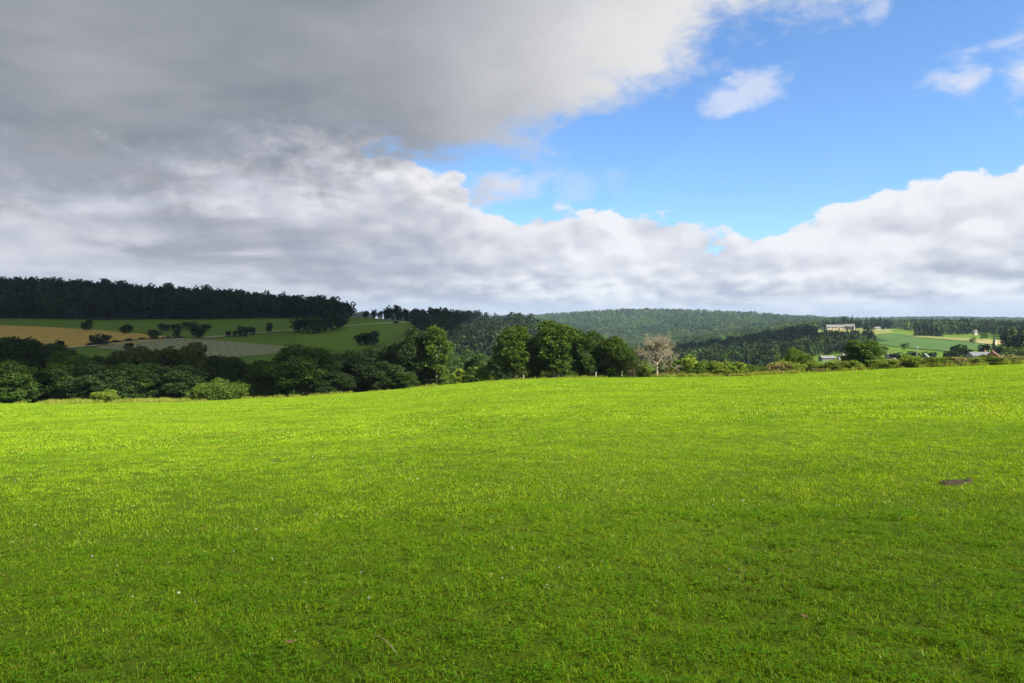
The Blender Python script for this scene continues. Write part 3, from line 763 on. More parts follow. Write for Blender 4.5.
# ------------------------------------------------------------------ dead tree
def dead_tree(px, r, top_y, width_px):
    p = spot(px, r); H = EYE + r * tan_el(px, top_y) - p.z; Wd = width_px / F * r
    g = random.Random(5)
    root = empty('dead_tree', p)
    tag(root, 'leafless dead tree with a pale tan crown of bare twigs at the field edge', 'tree')
    V, Q = tubes_np([([(0, 0, -.4), (0, 0, 0), (.03, .02, H * .14), (-.05, 0, H * .26), (0.02, .03, H * .42), (0.05, 0, H * .62), (0, 0, H * .8)], [.42, .34, .27, .25, .19, .12, .05])], 10)
    link('trunk', mesh_np('trunk', V, Q, M['dead_wood'], None, True), root)
    def grow(p0, d, L, rad, lev, out):
        pts = [p0]; dd = d.copy()
        for k in range(3):
            dd = (dd + Vector((g.gauss(0, .16), g.gauss(0, .16), g.gauss(0.05, .12)))).normalized()
            pts.append(pts[-1] + dd * L / 3)
        out.append((pts, [rad, rad * .8, rad * .65, rad * .45]))
        if lev == 0: return
        for k in range(5 if lev > 1 else 8):
            q = pts[1 + k % 3].lerp(pts[min(3, 2 + k % 3)], g.random())
            ax = Vector((g.gauss(0, 1), g.gauss(0, 1), g.gauss(0, 1))).normalized()
            nd = Matrix.Rotation(R(g.uniform(22, 58)), 3, dd.cross(ax).normalized()) @ dd
            grow(q, nd, L * g.uniform(.5, .72), max(rad * .58, .021), lev - 1, out)
    for k in range(15):
        a = k * 2.4 + g.uniform(-.3, .3); z = H * (0.24 + 0.42 * k / 14)
        tilt = R(84 - 5.2 * k + g.uniform(-5, 5))
        d = Vector((math.cos(a) * math.sin(tilt), math.sin(a) * math.sin(tilt), math.cos(tilt)))
        out = []
        grow(Vector((0, 0, z)), d, Wd * (0.31 if k < 9 else .23), .12, 3, out)
        V, Q = tubes_np(out, 4)
        link('branch', mesh_np('branch', V, Q, M['dead_wood'], None, True), root)
dead_tree(657, 148.5, 339, 46)

# ------------------------------------------------------------------ far trees, one mesh each
def conifer_low(name, mat, seed, h=16, w=5.5, tiers=8):
    g = np.random.default_rng(seed); V = []; Fq = []; T = []
    for t in range(tiers):
        f = t / (tiers - 1); z = h * (0.10 + 0.84 * f); rr = w * .5 * (1 - f) ** .8 + .25
        n = int(9 - 4 * f)
        for k in range(n):
            a = 2 * math.pi * k / n + g.uniform(-.35, .35) + t; L = rr * g.uniform(.7, 1.25); wd = L * .55 + .2
            d = np.array([math.cos(a), math.sin(a), 0]); s = np.array([-d[1], d[0], 0])
            c = np.array([0, 0, z]); tip = c + d * L - [0, 0, h * .05 + L * .25]
            b = len(V); V += [c + [0, 0, h * .075], c + d * L * .6 + s * wd * .6 - [0, 0, L * .08], tip, c + d * L * .6 - s * wd * .6 - [0, 0, L * .08]]
            Fq.append((b, b + 1, b + 2, b + 3)); T += [g.uniform(0, 1)] * 4
    b = len(V); V += [np.array(q) for q in ((0, 0, h), (.35, 0, h * .86), (0, .35, h * .86), (-.35, 0, h * .86))]; Fq.append((b, b + 1, b + 2, b + 3)); T += [.5] * 4
    for k in range(3):
        a = k * 2.1; b = len(V); c_, s_ = math.cos(a) * .22, math.sin(a) * .22
        V += [np.array(q) for q in ((c_, s_, -1), (-c_, -s_, -1), (-c_ * .5, -s_ * .5, h * .5), (c_ * .5, s_ * .5, h * .5))]; Fq.append((b, b + 1, b + 2, b + 3)); T += [.0] * 4
    return mesh_np(name, np.array(V), np.array(Fq), mat, None, False, {'tone': ('POINT', np.array(T))})

def pine_low(name, mat, seed, h=17, w=6.5):
    g = np.random.default_rng(seed)
    L = [((g.uniform(-.5, .5), g.uniform(-.5, .5), h * z), (w * s, w * s, h * .09)) for z, s in ((.42, .34), (.55, .42), (.68, .38), (.8, .30), (.91, .16))]
    P = []; T = []
    for c, rad in L:
        k = int(34 * rad[0] / 2.4); P.append(np.array(c) + ball(k, g, .3) * rad); T.append(g.uniform(0, 1, k))
    V, Fq, tn = cards(np.concatenate(P), 1.25, np.concatenate(T), .5, g)
    tv = np.array([(.22, 0, -1), (-.22, 0, -1), (-.1, 0, h * .8), (.1, 0, h * .8), (0, .22, -1), (0, -.22, -1), (0, -.1, h * .8), (0, .1, h * .8)])
    n = len(V)
    return mesh_np(name, np.concatenate([V, tv]), np.concatenate([Fq, [[n, n + 1, n + 2, n + 3], [n + 4, n + 5, n + 6, n + 7]]]), mat, None, False, {'tone': ('POINT', np.concatenate([tn, np.zeros(8)]))})

def broad_low(name, mat, seed, h=14, w=10, n=190, size=1.25):
    g = np.random.default_rng(seed); P = []; T = []
    for k in range(8):
        a = k * 2.4; zz = g.uniform(.32, .8); rr = w * .30 * g.uniform(.5, 1)
        c = np.array([rr * math.cos(a), rr * math.sin(a), h * zz]); s = w * g.uniform(.17, .26)
        m_ = n // 8; P.append(c + ball(m_, g, .7) * [s, s, s * 1.1]); T.append(np.clip(np.full(m_, g.uniform(0, 1)) + g.normal(0, .15, m_), 0, 1))
    m_ = n // 4; P.append(np.array([0, 0, h * .35]) + ball(m_, g, .6) * [w * .34, w * .34, h * .36]); T.append(g.uniform(0, .6, m_))
    P = np.concatenate(P); T = np.concatenate(T)
    V, Fq, tn = cards(P, size, T, .3, g)
    return mesh_np(name, V, Fq, mat, None, False, {'tone': ('POINT', tn)})

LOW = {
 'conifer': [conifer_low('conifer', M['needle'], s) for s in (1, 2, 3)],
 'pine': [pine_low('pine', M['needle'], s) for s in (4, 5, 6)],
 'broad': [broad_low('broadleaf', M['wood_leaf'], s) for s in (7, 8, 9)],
 'lone': [broad_low('lone_broadleaf', M['wood_leaf'], s, h=13, w=11, n=620, size=1.0) for s in (21, 22, 23, 24)],
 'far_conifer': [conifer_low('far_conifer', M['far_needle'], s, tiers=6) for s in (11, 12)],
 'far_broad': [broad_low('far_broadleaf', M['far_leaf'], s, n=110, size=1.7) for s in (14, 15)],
 'lit_broad': [broad_low('lit_broadleaf', M['leaf_mid'], s) for s in (17, 18, 19)],
}
def lone(key, px, r, hpx, wpx, name, label, cat='tree', group=None):
    me = LOW[key][int(abs(px * 7)) % len(LOW[key])]
    h0 = max(v.co.z for v in me.vertices); w0 = max(v.co.x for v in me.vertices) - min(v.co.x for v in me.vertices)
    o = link(name, me); p = spot(px, r); o.location = p
    s = r / F
    o.scale = (wpx * s / w0, wpx * s / w0, hpx * s / h0); o.rotation_euler = (0, 0, px * 1.7 % 6.28)
    return tag(o, label, cat, group)

def scatter_gn(name, P, idx, rot, scl, meshes):
    """one object of kind stuff: meshes stood on points"""
    me = bpy.data.meshes.new(name); me.vertices.add(len(P)); me.vertices.foreach_set('co', np.asarray(P, np.float32).ravel())
    for k, arr in (('rot', rot), ('scl', scl)):
        at = me.attributes.new(k, 'FLOAT_VECTOR', 'POINT'); at.data.foreach_set('vector', np.asarray(arr, np.float32).ravel())
    at = me.attributes.new('idx', 'INT', 'POINT'); at.data.foreach_set('value', np.asarray(idx, np.int32))
    me.update()
    coll = bpy.data.collections.new(name + '_source')
    for k, m_ in enumerate(meshes):
        o = bpy.data.objects.new('%s_source_%02d' % (name, k), m_); coll.objects.link(o)
    ob = link(name, me)
    ng = bpy.data.node_groups.new(name, 'GeometryNodeTree')
    ng.interface.new_socket('Geometry', in_out='INPUT', socket_type='NodeSocketGeometry')
    ng.interface.new_socket('Geometry', in_out='OUTPUT', socket_type='NodeSocketGeometry')
    gi = ng.nodes.new('NodeGroupInput'); go = ng.nodes.new('NodeGroupOutput')
    ins = ng.nodes.new('GeometryNodeInstanceOnPoints'); ci = ng.nodes.new('GeometryNodeCollectionInfo')
    ci.inputs['Collection'].default_value = coll; ci.inputs['Separate Children'].default_value = True; ci.inputs['Reset Children'].default_value = True
    def attr(nm, typ):
        nd = ng.nodes.new('GeometryNodeInputNamedAttribute'); nd.data_type = typ; nd.inputs[0].default_value = nm; return nd.outputs[0]
    l = ng.links
    l.new(gi.outputs[0], ins.inputs['Points']); l.new(ci.outputs[0], ins.inputs['Instance']); ins.inputs['Pick Instance'].default_value = True
    l.new(attr('idx', 'INT'), ins.inputs['Instance Index']); l.new(attr('scl', 'FLOAT_VECTOR'), ins.inputs['Scale'])
    l.new(attr('rot', 'FLOAT_VECTOR'), ins.inputs['Rotation']); l.new(ins.outputs[0], go.inputs[0])
    md = ob.modifiers.new('scatter', 'NODES'); md.node_group = ng
    return tag(ob, kind='stuff')

def wood_points(x0, x1, rlo, rhi, spacing, seed, jitter=.45):
    """tree spots between two distances given as functions of the picture column"""
    g = np.random.default_rng(seed); out = []
    a0, a1 = az_of(x0), az_of(x1)
    rmax = max(rhi(x) for x in np.linspace(x0, x1, 30)); rmin = min(rlo(x) for x in np.linspace(x0, x1, 30))
    r = rmin
    while r < rmax:
        n = max(1, int((a1 - a0) * r / spacing))
        for k in range(n):
            a = a0 + (a1 - a0) * (k + .5 + g.uniform(-jitter, jitter)) / n; q = r + g.uniform(-jitter, jitter) * spacing
            px = 512 + F * math.tan(a)
            if rlo(px) <= q <= rhi(px): out.append((px, q))
        r += spacing
    return out
lin = lambda *pts: (lambda x: float(np.interp(x, *zip(*pts))))

def wood(name, pts, keys, probs, hlo, hhi, seed, n_single, single_name, label, group, pick='near'):
    """the trees that show largest as things of their own, the rest as one mass"""
    g = np.random.default_rng(seed)
    names = list(keys); which = g.choice(len(names), len(pts), p=probs)
    hs = g.uniform(hlo, hhi, len(pts)); ws = g.uniform(.55, 1.15, len(pts)); rz = g.uniform(0, 6.28, len(pts))
    order = np.argsort([p[1] for p in pts])
    if pick == 'both':
        half = n_single // 2
        single = set(order[:half]) | set(order[-(n_single - half):])
    else: single = set(order[:n_single])
    meshes, off = [], {}
    for nm in names: off[nm] = len(meshes); meshes += LOW[nm]
    base_h = {nm: max(v.co.z for v in LOW[nm][0].vertices) for nm in names}
    P, I, Rt, Sc = [], [], [], []
    for i, (px, r) in enumerate(pts):
        nm = names[which[i]]; s = hs[i] / base_h[nm]; sc = (s * ws[i], s * ws[i], s); v = i % len(LOW[nm]); p = spot(px, r)
        if i in single:
            o = link(single_name, LOW[nm][v]); o.location = p; o.scale = sc; o.rotation_euler = (0, 0, rz[i]); tag(o, label, 'tree', group)
        else:
            P.append(p); I.append(off[nm] + v); Rt.append((0, 0, rz[i])); Sc.append(sc)
    if P: scatter_gn(name, P, I, Rt, Sc, meshes)

# left hill wood
e_lo = lin((-80, 892), (0, 900), (100, 905), (200, 902), (300, 905), (352, 925)); e_hi = lin((-80, 1420), (0, 1400), (100, 1340), (200, 1290), (300, 1180), (340, 1060), (352, 980))
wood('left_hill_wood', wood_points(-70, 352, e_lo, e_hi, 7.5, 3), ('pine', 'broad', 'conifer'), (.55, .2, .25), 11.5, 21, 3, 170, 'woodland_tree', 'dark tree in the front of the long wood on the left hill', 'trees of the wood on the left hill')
# wood behind the middle
m_lo = lin((400, 1010), (410, 930), (418, 760), (435, 560), (450, 500), (560, 520)); m_hi = lin((383, 1080), (450, 1120), (545, 1120), (560, 1000))
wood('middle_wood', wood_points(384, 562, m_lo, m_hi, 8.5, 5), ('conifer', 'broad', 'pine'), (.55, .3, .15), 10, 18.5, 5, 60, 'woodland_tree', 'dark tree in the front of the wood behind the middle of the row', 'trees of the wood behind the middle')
# dark knoll on the right of the middle
k_lo = lin((640, 700), (680, 640), (740, 560), (800, 560), (818, 690), (905, 690)); k_hi = lin((670, 1010), (700, 1120), (760, 1180), (808, 1200), (818, 1000), (823, 930), (868, 930), (874, 780), (880, 600))
wood('knoll_wood', wood_points(655, 908, k_lo, k_hi, 9.0, 6), ('conifer', 'broad', 'lit_broad'), (.4, .4, .2), 10, 14, 6, 60, 'woodland_tree', 'dark tree at the foot of the wooded knoll right of the dead tree', 'trees of the wooded knoll')
# ridge behind the knoll
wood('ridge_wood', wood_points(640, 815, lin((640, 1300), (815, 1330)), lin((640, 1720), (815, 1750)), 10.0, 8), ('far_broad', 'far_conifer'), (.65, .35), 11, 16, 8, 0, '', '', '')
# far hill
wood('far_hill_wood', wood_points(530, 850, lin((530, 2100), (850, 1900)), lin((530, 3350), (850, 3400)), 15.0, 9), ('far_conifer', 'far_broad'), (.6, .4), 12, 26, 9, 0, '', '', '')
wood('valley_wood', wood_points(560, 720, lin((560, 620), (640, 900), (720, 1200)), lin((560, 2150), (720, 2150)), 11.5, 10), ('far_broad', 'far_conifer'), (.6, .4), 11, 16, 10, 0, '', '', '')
# woods on the right
wood('right_wood', wood_points(905, 1075, lin((905, 1330), (935, 1130), (965, 1150), (985, 1260), (1005, 1060), (1030, 900), (1075, 760)), lin((905, 1650), (1075, 1500)), 11.0, 12), ('far_broad', 'far_conifer', 'broad'), (.55, .15, .3), 11, 17, 12, 40, 'woodland_tree', 'tree in the front of the wood above the green crop field', 'trees of the wood on the right')
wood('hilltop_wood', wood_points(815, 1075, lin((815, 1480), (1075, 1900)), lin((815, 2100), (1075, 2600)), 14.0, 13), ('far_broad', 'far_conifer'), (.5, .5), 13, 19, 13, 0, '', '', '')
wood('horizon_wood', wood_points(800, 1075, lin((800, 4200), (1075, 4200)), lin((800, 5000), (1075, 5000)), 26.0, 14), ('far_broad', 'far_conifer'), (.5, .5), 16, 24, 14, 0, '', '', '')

# lone trees on the left hill
def on(px, base_y, rmin=300): return see(px, base_y, rmin)[1]
GH = 'lone trees on the left hillside'
for px, by, hp, wp, lab in (
 (87, 330.5, 10, 11, 'dark round tree above the wheat field on the left hillside'),
 (126, 333.5, 8.5, 12, 'dark broad tree above the right part of the wheat field'),
 (154, 338.5, 8.5, 12, 'tree on the right tip of the wheat field'),
 (94, 345.5, 10, 10, 'dark round tree, left of a pair on the lower wheat edge'),
 (104, 345, 10, 13, 'dark round tree, right of a pair on the lower wheat edge'),
 (60, 349, 8, 9, 'small tree below the wheat field, left of the round pair'),
 (129, 350.5, 7, 9, 'small dark bush on the left end of the stubble field'),
 (177, 337.5, 8, 7, 'small slim tree right of the wheat tip'),
 (164, 331, 7, 13, 'pale bushy tree above the wheat tip'),
 (176, 330.5, 6.5, 14, 'grey-green low tree among the bushes above the stubble field'),
 (190, 329.5, 7.5, 16, 'wide grey-green tree above the stubble field'),
 (198, 338, 11, 14, 'dark tree left of the farm track start'),
 (206, 331, 7, 10, 'small tree at the right end of the bushes above the stubble field'),
 (228, 337, 6, 6, 'tiny bush left on the farm track'),
 (235, 337, 6.5, 5, 'tiny slim tree on the farm track left of the dark pair'),
 (243, 336.5, 10, 11, 'dark round tree above the track, left of a pair'),
 (252, 334.5, 8, 9, 'dark round tree above the track, right of a pair'),
 (269.5, 332.5, 10, 7, 'dark upright tree alone above the track'),
 (396, 324, 3, 7, 'low bush on the track near the hilltop farm'),
): lone('lone', px, on(px, by), hp, wp, 'hillside_tree', lab, 'tree', GH)
for px, by, hp, wp, lab in (
 (300, 333, 15, 19, 'dark tree, left end of the clump beside the track'),
 (312, 333.5, 18, 24, 'broad dark tree in the middle of the clump beside the track'),
 (322, 332.5, 17, 19, 'dark tree, right end of the clump beside the track'),
 (334, 330, 22, 22, 'tall dark tree joining the clump to the long wood'),
 (341, 327, 20, 14, 'dark tree at the lower right corner of the long wood'),
 (347, 318, 15, 13, 'round tree ending the long wood on the skyline'),
 (363, 346, 13, 16, 'dark bush, left half of a hedge clump on the far meadow'),
 (371, 346, 15, 18, 'dark bush, right half of a hedge clump on the far meadow'),
): lone('lone', px, on(px, by), hp, wp, 'hillside_tree', lab, 'tree', GH)
GF = 'trees by the hilltop farm'
for px, hp, wp, lab in ((366, 7, 7, 'dark tree in front of the hilltop farm roofs'), (374, 9, 6, 'dark tree right of the hilltop farm roofs'), (380, 8, 8, 'dark tree at the left start of the middle wood'), (390, 7, 9, 'low tree right of the small white barn on the hilltop')):
    lone('lone', px, 950, hp, wp, 'hillside_tree', lab, 'tree', GF)
def field_hedge(pts, h, label):
    g = np.random.default_rng(8); P = []
    for px in np.linspace(pts[0][0], pts[-1][0], 420):
        q = see(px, float(np.interp(px, *zip(*pts))), 300)[0]
        k = int(5 * (1 + .8 * math.sin(px * .9) + .5 * math.sin(px * 2.3)))
        for _ in range(max(1, k)): P.append((q.x + g.normal(0, .7), q.y + g.normal(0, .8), q.z + g.uniform(0, h) * (.7 + .4 * math.sin(px * .5))))
    P = np.array(P); o0 = P[0].copy()
    V, Fq, tn = cards(P - o0, .9, g.uniform(0, 1, len(P)), .3, g)
    o = link('field_hedge', mesh_np('field_hedge', V, Fq, M['wood_leaf'], None, False, {'tone': ('POINT', tn)})); o.location = o0
    tag(o, label, 'hedge')
field_hedge([(86, 346.3), (100, 344.6), (140, 340.4), (160, 339.6), (183, 338.4)], 1.9, 'thin dark ragged hedge between the ripe wheat field and the grey stubble field')

# right side lone trees
GR = 'trees around the valley houses'
for key, px, r, hp, wp, lab in (
 ('lone', 950, 470, 10, 12, 'dark tree left in the valley below the green crop'),
 ('lone', 962, 500, 13, 18, 'largest dark round tree below the green crop'),
 ('lit_broad', 951, 420, 8, 10, 'light tree in front of the largest dark round valley tree'),
 ('lone', 985, 560, 9, 10, 'dark tree behind the slate roofed house'),
 ('conifer', 994, 540, 17, 7, 'dark pointed conifer behind the brick house'),
 ('lone', 1000, 520, 10, 10, 'dark tree right of the pointed conifer'),
 ('lone', 1010, 560, 20, 14, 'tall dark tree left of the right picture edge'),
 ('lone', 1022, 540, 22, 18, 'tall dark tree at the right picture edge'),
 ('lone', 1036, 520, 22, 20, 'dark tree beyond the right picture edge'),
 ('lit_broad', 1012, 500, 9, 14, 'light green tree under the tall dark trees at the right edge'),
 ('lit_broad', 1024, 470, 10, 12, 'low light tree cut by the right picture edge'),
 ('lit_broad', 884, 640, 8, 10, 'small tree on the left rim of the green crop'),
 ('lit_broad', 905, 700, 7, 8, 'small round tree inside the left part of the green crop'),
 ('lone', 896, 520, 8, 14, 'dark tree behind the white cottage'),
 ('lone', 912, 520, 8, 14, 'dark tree behind the utility pole'),
 ('lone', 930, 500, 8, 14, 'dark tree right behind the utility pole'),
 ('lit_broad', 973, 860, 6, 6, 'round tree by the pale stubble field'),
 ('lit_broad', 984, 960, 7, 8, 'light tree above the pale stubble field'),
): lone(key, px, r, hp, wp, 'valley_tree', lab, 'tree', GR)
GC = 'dark conifers above the green crop'
for k, (px, r, hp, wp) in enumerate(((916, 1040, 13, 6), (920, 1045, 15, 6), (924, 1040, 13, 6), (928, 1045, 14, 6), (932, 1040, 18, 7), (937, 1045, 13, 6), (941, 1040, 12, 6))):
    lone('conifer', px, r, hp, wp, 'conifer', 'tallest conifer of the dark stand above the green crop' if k == 4 else 'dark conifer in the small stand above the green crop', 'tree', GC)
GP = 'trees in the row behind the farm'
for px in range(900, 975, 7):
    lone('far_broad', px + 38, 1180, 11, 8, 'woodland_tree', 'pale green tree in the row right of the dark conifers', 'tree', GP) if px < 940 else None
for k, px in enumerate((826, 834, 845, 852, 858, 866, 874, 880, 888)):
    lone('conifer' if k % 2 else 'broad', px, 1420, 10 + (k * 5) % 4, 9, 'woodland_tree', 'dark tree in the line behind the long white farm', 'tree', GP)
GQ = 'conifers in front of the farm'
for k, px in enumerate(np.linspace(822, 868, 10)):
    lone('conifer', float(px), 960 - (k % 2) * 12, 8.5 + (k * 3) % 4, 6, 'conifer', 'dark conifer in the line in front of the long white farm', 'tree', GQ)

# ------------------------------------------------------------------ buildings
def box_np(x0, x1, y0, y1, z0, z1):
    V = np.array([(x, y, z) for x in (x0, x1) for y in (y0, y1) for z in (z0, z1)], float)
    Q = np.array([(0, 1, 3, 2), (4, 6, 7, 5), (0, 4, 5, 1), (2, 3, 7, 6), (0, 2, 6, 4), (1, 5, 7, 3)])
    return V, Q
def house(name, label, cat, px, r, rz, w_, d_, hw, hr, wall, roof, wins=3, chimney=True, door=True, group=None, lift=0.0):
    p = spot(px, r); p.z += lift
    o = empty(name, p, rz); tag(o, label, cat, group)
    a, b = w_ / 2, d_ / 2
    V = np.array([(-a, -b, -2), (a, -b, -2), (a, b, -2), (-a, b, -2), (-a, -b, hw), (a, -b, hw), (a, b, hw), (-a, b, hw), (-a, 0, hw + hr), (a, 0, hw + hr)], float)
    faces = [np.array([(0, 1, 5, 4), (2, 3, 7, 6)]), np.array([(1, 2, 6, 9, 5), (3, 0, 4, 8, 7)])]
    link('wall', mesh_np('wall', V, faces, wall), o)
    e, th = .45, .22; sl = hr / b
    pr = [(-b - e, hw - e * sl + .03), (0, hw + hr + .03), (b + e, hw - e * sl + .03), (b + e, hw - e * sl + .03 + th), (0, hw + hr + .03 + th), (-b - e, hw - e * sl + .03 + th)]
    V = np.array([(x, q[0], q[1]) for x in (-a - e, a + e) for q in pr])
    Q = np.array([(0, 1, 7, 6), (1, 2, 8, 7), (2, 3, 9, 8), (3, 4, 10, 9), (4, 5, 11, 10), (5, 0, 6, 11), (0, 5, 4, 1), (1, 4, 3, 2), (6, 7, 10, 11), (7, 8, 9, 10)])
    rf = link('roof', mesh_np('roof', V, Q, roof), o)
    if chimney:
        V, Q = box_np(a * .45, a * .45 + .8, -.4, .4, hw + hr - .6, hw + hr + 1.3)
        link('chimney', mesh_np('chimney', V, Q, M['brick']), rf)
    for sy in (-1, 1):
        for k in range(wins):
            if door and sy == -1 and k == wins // 2: continue
            xc = -a + w_ * (k + .5) / wins; s = min(1.1, w_ / wins * .3)
            y0 = sy * b
            V, Q = box_np(xc - s, xc + s, min(y0, y0 + sy * .06), max(y0, y0 + sy * .06), hw * .4, hw * .82)
            fr = link('window', mesh_np('window', V, Q, M['glass']), o)
    if door:
        xc = -a + w_ * (wins // 2 + .5) / wins; dw = min(1.6, w_ / wins * .3) if hw < 4 else 2.0
        V, Q = box_np(xc - dw / 2 - .1, xc + dw / 2 + .1, -b - .07, -b, 0, min(2.3, hw * .75))
        link('door', mesh_np('door', V, Q, M['door']), o)
    return o
GB = 'buildings of the hilltop farm'
house('farm_barn', 'pale roofed long barn of the hilltop farm on the left skyline', 'barn', 357, 955, .25, 18, 9, 3.2, 3.0, M['render_w'], M['pale_roof'], 4, False, group=GB)
house('farm_house', 'grey slate house behind dark trees on the hilltop farm', 'house', 364, 965, 1.0, 11, 9, 4.2, 3.6, M['render_c'], M['slate'], 3, True, group=GB)
house('small_barn', 'small white gabled barn right of the hilltop farm house', 'barn', 371, 952, 1.35, 9, 7, 3.2, 2.6, M['render_w'], M['pale_roof'], 2, False, group=GB)
house('hut', 'tiny white hut at the right end of the hilltop farm', 'hut', 380.5, 945, .3, 4, 3, 2.2, 1.2, M['render_w'], M['pale_roof'], 2, False, group=GB)
GW = 'buildings of the long white farm'
house('farm_barn', 'long low barn with pale roof on the ridge right of the knoll', 'barn', 838, 1290, -.15, 36, 12, 4.0, 3.4, M['render_c'], M['pale_roof'], 7, False, group=GW, lift=0.5)
house('farm_house', 'white gabled end house at right of the long ridge barn', 'house', 849.5, 1275, -.5, 14, 10, 5.0, 3.6, M['render_w'], M['pale_roof'], 4, True, group=GW, lift=0.5)
house('shed', 'small pale shed far left of the long ridge barn', 'shed', 824, 1290, .2, 7, 5, 2.8, 1.6, M['render_c'], M['pale_roof'], 2, False, group=GW)
house('shed', 'little pale shed on the meadow right of the long white farm', 'shed', 877, 1340, .1, 9, 6, 2.6, 1.6, M['render_w'], M['pale_roof'], 3, False, group=GW)
GS = 'pale sheds behind the shrubs'
house('shed', 'long pale roofed shed, leftmost behind the shrubs', 'shed', 827, 610, .1, 10, 6, 2.0, 1.4, M['concrete'], M['pale_roof'], 4, False, group=GS)
house('shed', 'narrow white shed between two pale roofed sheds', 'shed', 840.5, 600, 1.4, 5, 3, 2.2, 1.2, M['render_w'], M['pale_roof'], 2, False, group=GS)
house('shed', 'pale roofed shed left behind the lone round tree', 'shed', 847, 612, .1, 7, 5, 2.0, 1.4, M['concrete'], M['pale_roof'], 3, False, group=GS)
house('cottage', 'white walled cottage behind shrubs left of the utility pole', 'cottage', 891, 530, .35, 5.5, 4.5, 2.4, 1.2, M['render_w'], M['pale_roof'], 3, False, group=None, lift=0.6)
house('hut', 'pale roofed hut just right of the utility pole', 'hut', 925.5, 470, .9, 4, 4, 2.6, 1.8, M['concrete'], M['pale_roof'], 2, False, lift=0.6)
house('house', 'long slate roofed house with white gable in the valley on the right', 'house', 980, 480, .1, 12, 6, 2.3, 1.7, M['render_w'], M['slate'], 4, True)
house('house', 'red brick house with pale gable under the pointed conifer', 'house', 993, 470, .9, 5.2, 5, 2.6, 1.9, M['brick'], M['tile'], 3, True)
house('house', 'pale gabled house among trees left of the church tower', 'house', 975, 1100, .2, 4.2, 3.6, 2.4, 1.5, M['render_w'], M['slate'], 3, True, lift=4)
house('house', 'white house right of the church tower by dark trees', 'house', 1007, 760, .6, 4.5, 4.5, 3.0, 1.8, M['render_w'], M['slate'], 2, True)

def church_tower(px, r):
    p = spot(px, r); o = empty('church_tower', p, .4)
    tag(o, 'small pale church tower with pointed slate cap above the pale stubble', 'tower')
    V, Q = box_np(-1.0, 1.0, -1.0, 1.0, -1, 4.2); link('shaft', mesh_np('shaft', V, Q, M['render_c']), o)
    V = np.array([(-1.1, -1.1, 4.2), (1.1, -1.1, 4.2), (1.1, 1.1, 4.2), (-1.1, 1.1, 4.2), (0, 0, 6.0)]); 
    link('cap', mesh_np('cap', V, [np.array([(0, 1, 4), (1, 2, 4), (2, 3, 4), (3, 0, 4)]), np.array([(3, 2, 1, 0)])], M['slate']), o)
    for k in range(4):
        a = k * math.pi / 2; V, Q = box_np(-.3, .3, -1.06, -1.005, 2.8, 3.8)
        V = np.array([Matrix.Rotation(a, 3, 'Z') @ Vector(v) for v in V]); link('belfry_opening', mesh_np('belfry_opening', V, Q, M['glass']), o)
church_tower(995, 800)

# ------------------------------------------------------------------ pole and posts
def utility_pole(px, r, top_y):
    p = spot(px, r); h = EYE + r * tan_el(px, top_y) - p.z
    o = empty('utility_pole', p, .3); tag(o, 'pale concrete utility pole standing up from the shrubs on the right', 'pole')
    V, Q = tubes_np([([(0, 0, -1), (0, 0, h * .5), (0, 0, h), (0, 0, h + .02)], [.17, .15, .12, .01])], 10); link('shaft', mesh_np('shaft', V, Q, M['concrete'], None, True), o)
    V, Q = box_np(-.35, .35, -.19, -.13, h - .55, h - .47); arm = link('crossarm', mesh_np('crossarm', V, Q, M['metal']), o)
    for x in (-.3, 0.12, .3):
        V, Q = tubes_np([([(x, -.16, h - .47), (x, -.16, h - .40), (x, -.16, h - .32), (x, -.16, h - .30)], [.02, .05, .04, .01])], 8); link('insulator', mesh_np('insulator', V, Q, M['render_w'], None, True), arm)
utility_pole(917, 215, 345.5)

def post(px, r, h, label, rad=.11):
    p = spot(px, r); o = empty('fence_post', p, px); tag(o, label, 'post', 'posts under the sunlit trees')
    V, Q = tubes_np([([(0, 0, -.4), (0, 0, h * .6), (.02, .01, h - .04), (.02, .01, h)], [rad, rad * .95, rad * .9, rad * .4])], 8); link('shaft', mesh_np('shaft', V, Q, M['post'], None, True), o)
    V, Q = tubes_np([([(0, 0, h * .72), (0, 0, h * .76)], [rad * 1.08, rad * 1.08])], 8); link('wire_band', mesh_np('wire_band', V, Q, M['metal'], None, True), o)
post(523.5, 149.5, 1.7, 'pale wooden stake right of the lone sunlit tree', .14)
post(555, 149.5, 1.2, 'pale short post under the tallest sunlit tree')
post(596, 149.5, 1.2, 'pale post under the narrow dark tree of the sunlit row')
post(622, 149.5, 1.3, 'pale post near the right end of the sunlit row')

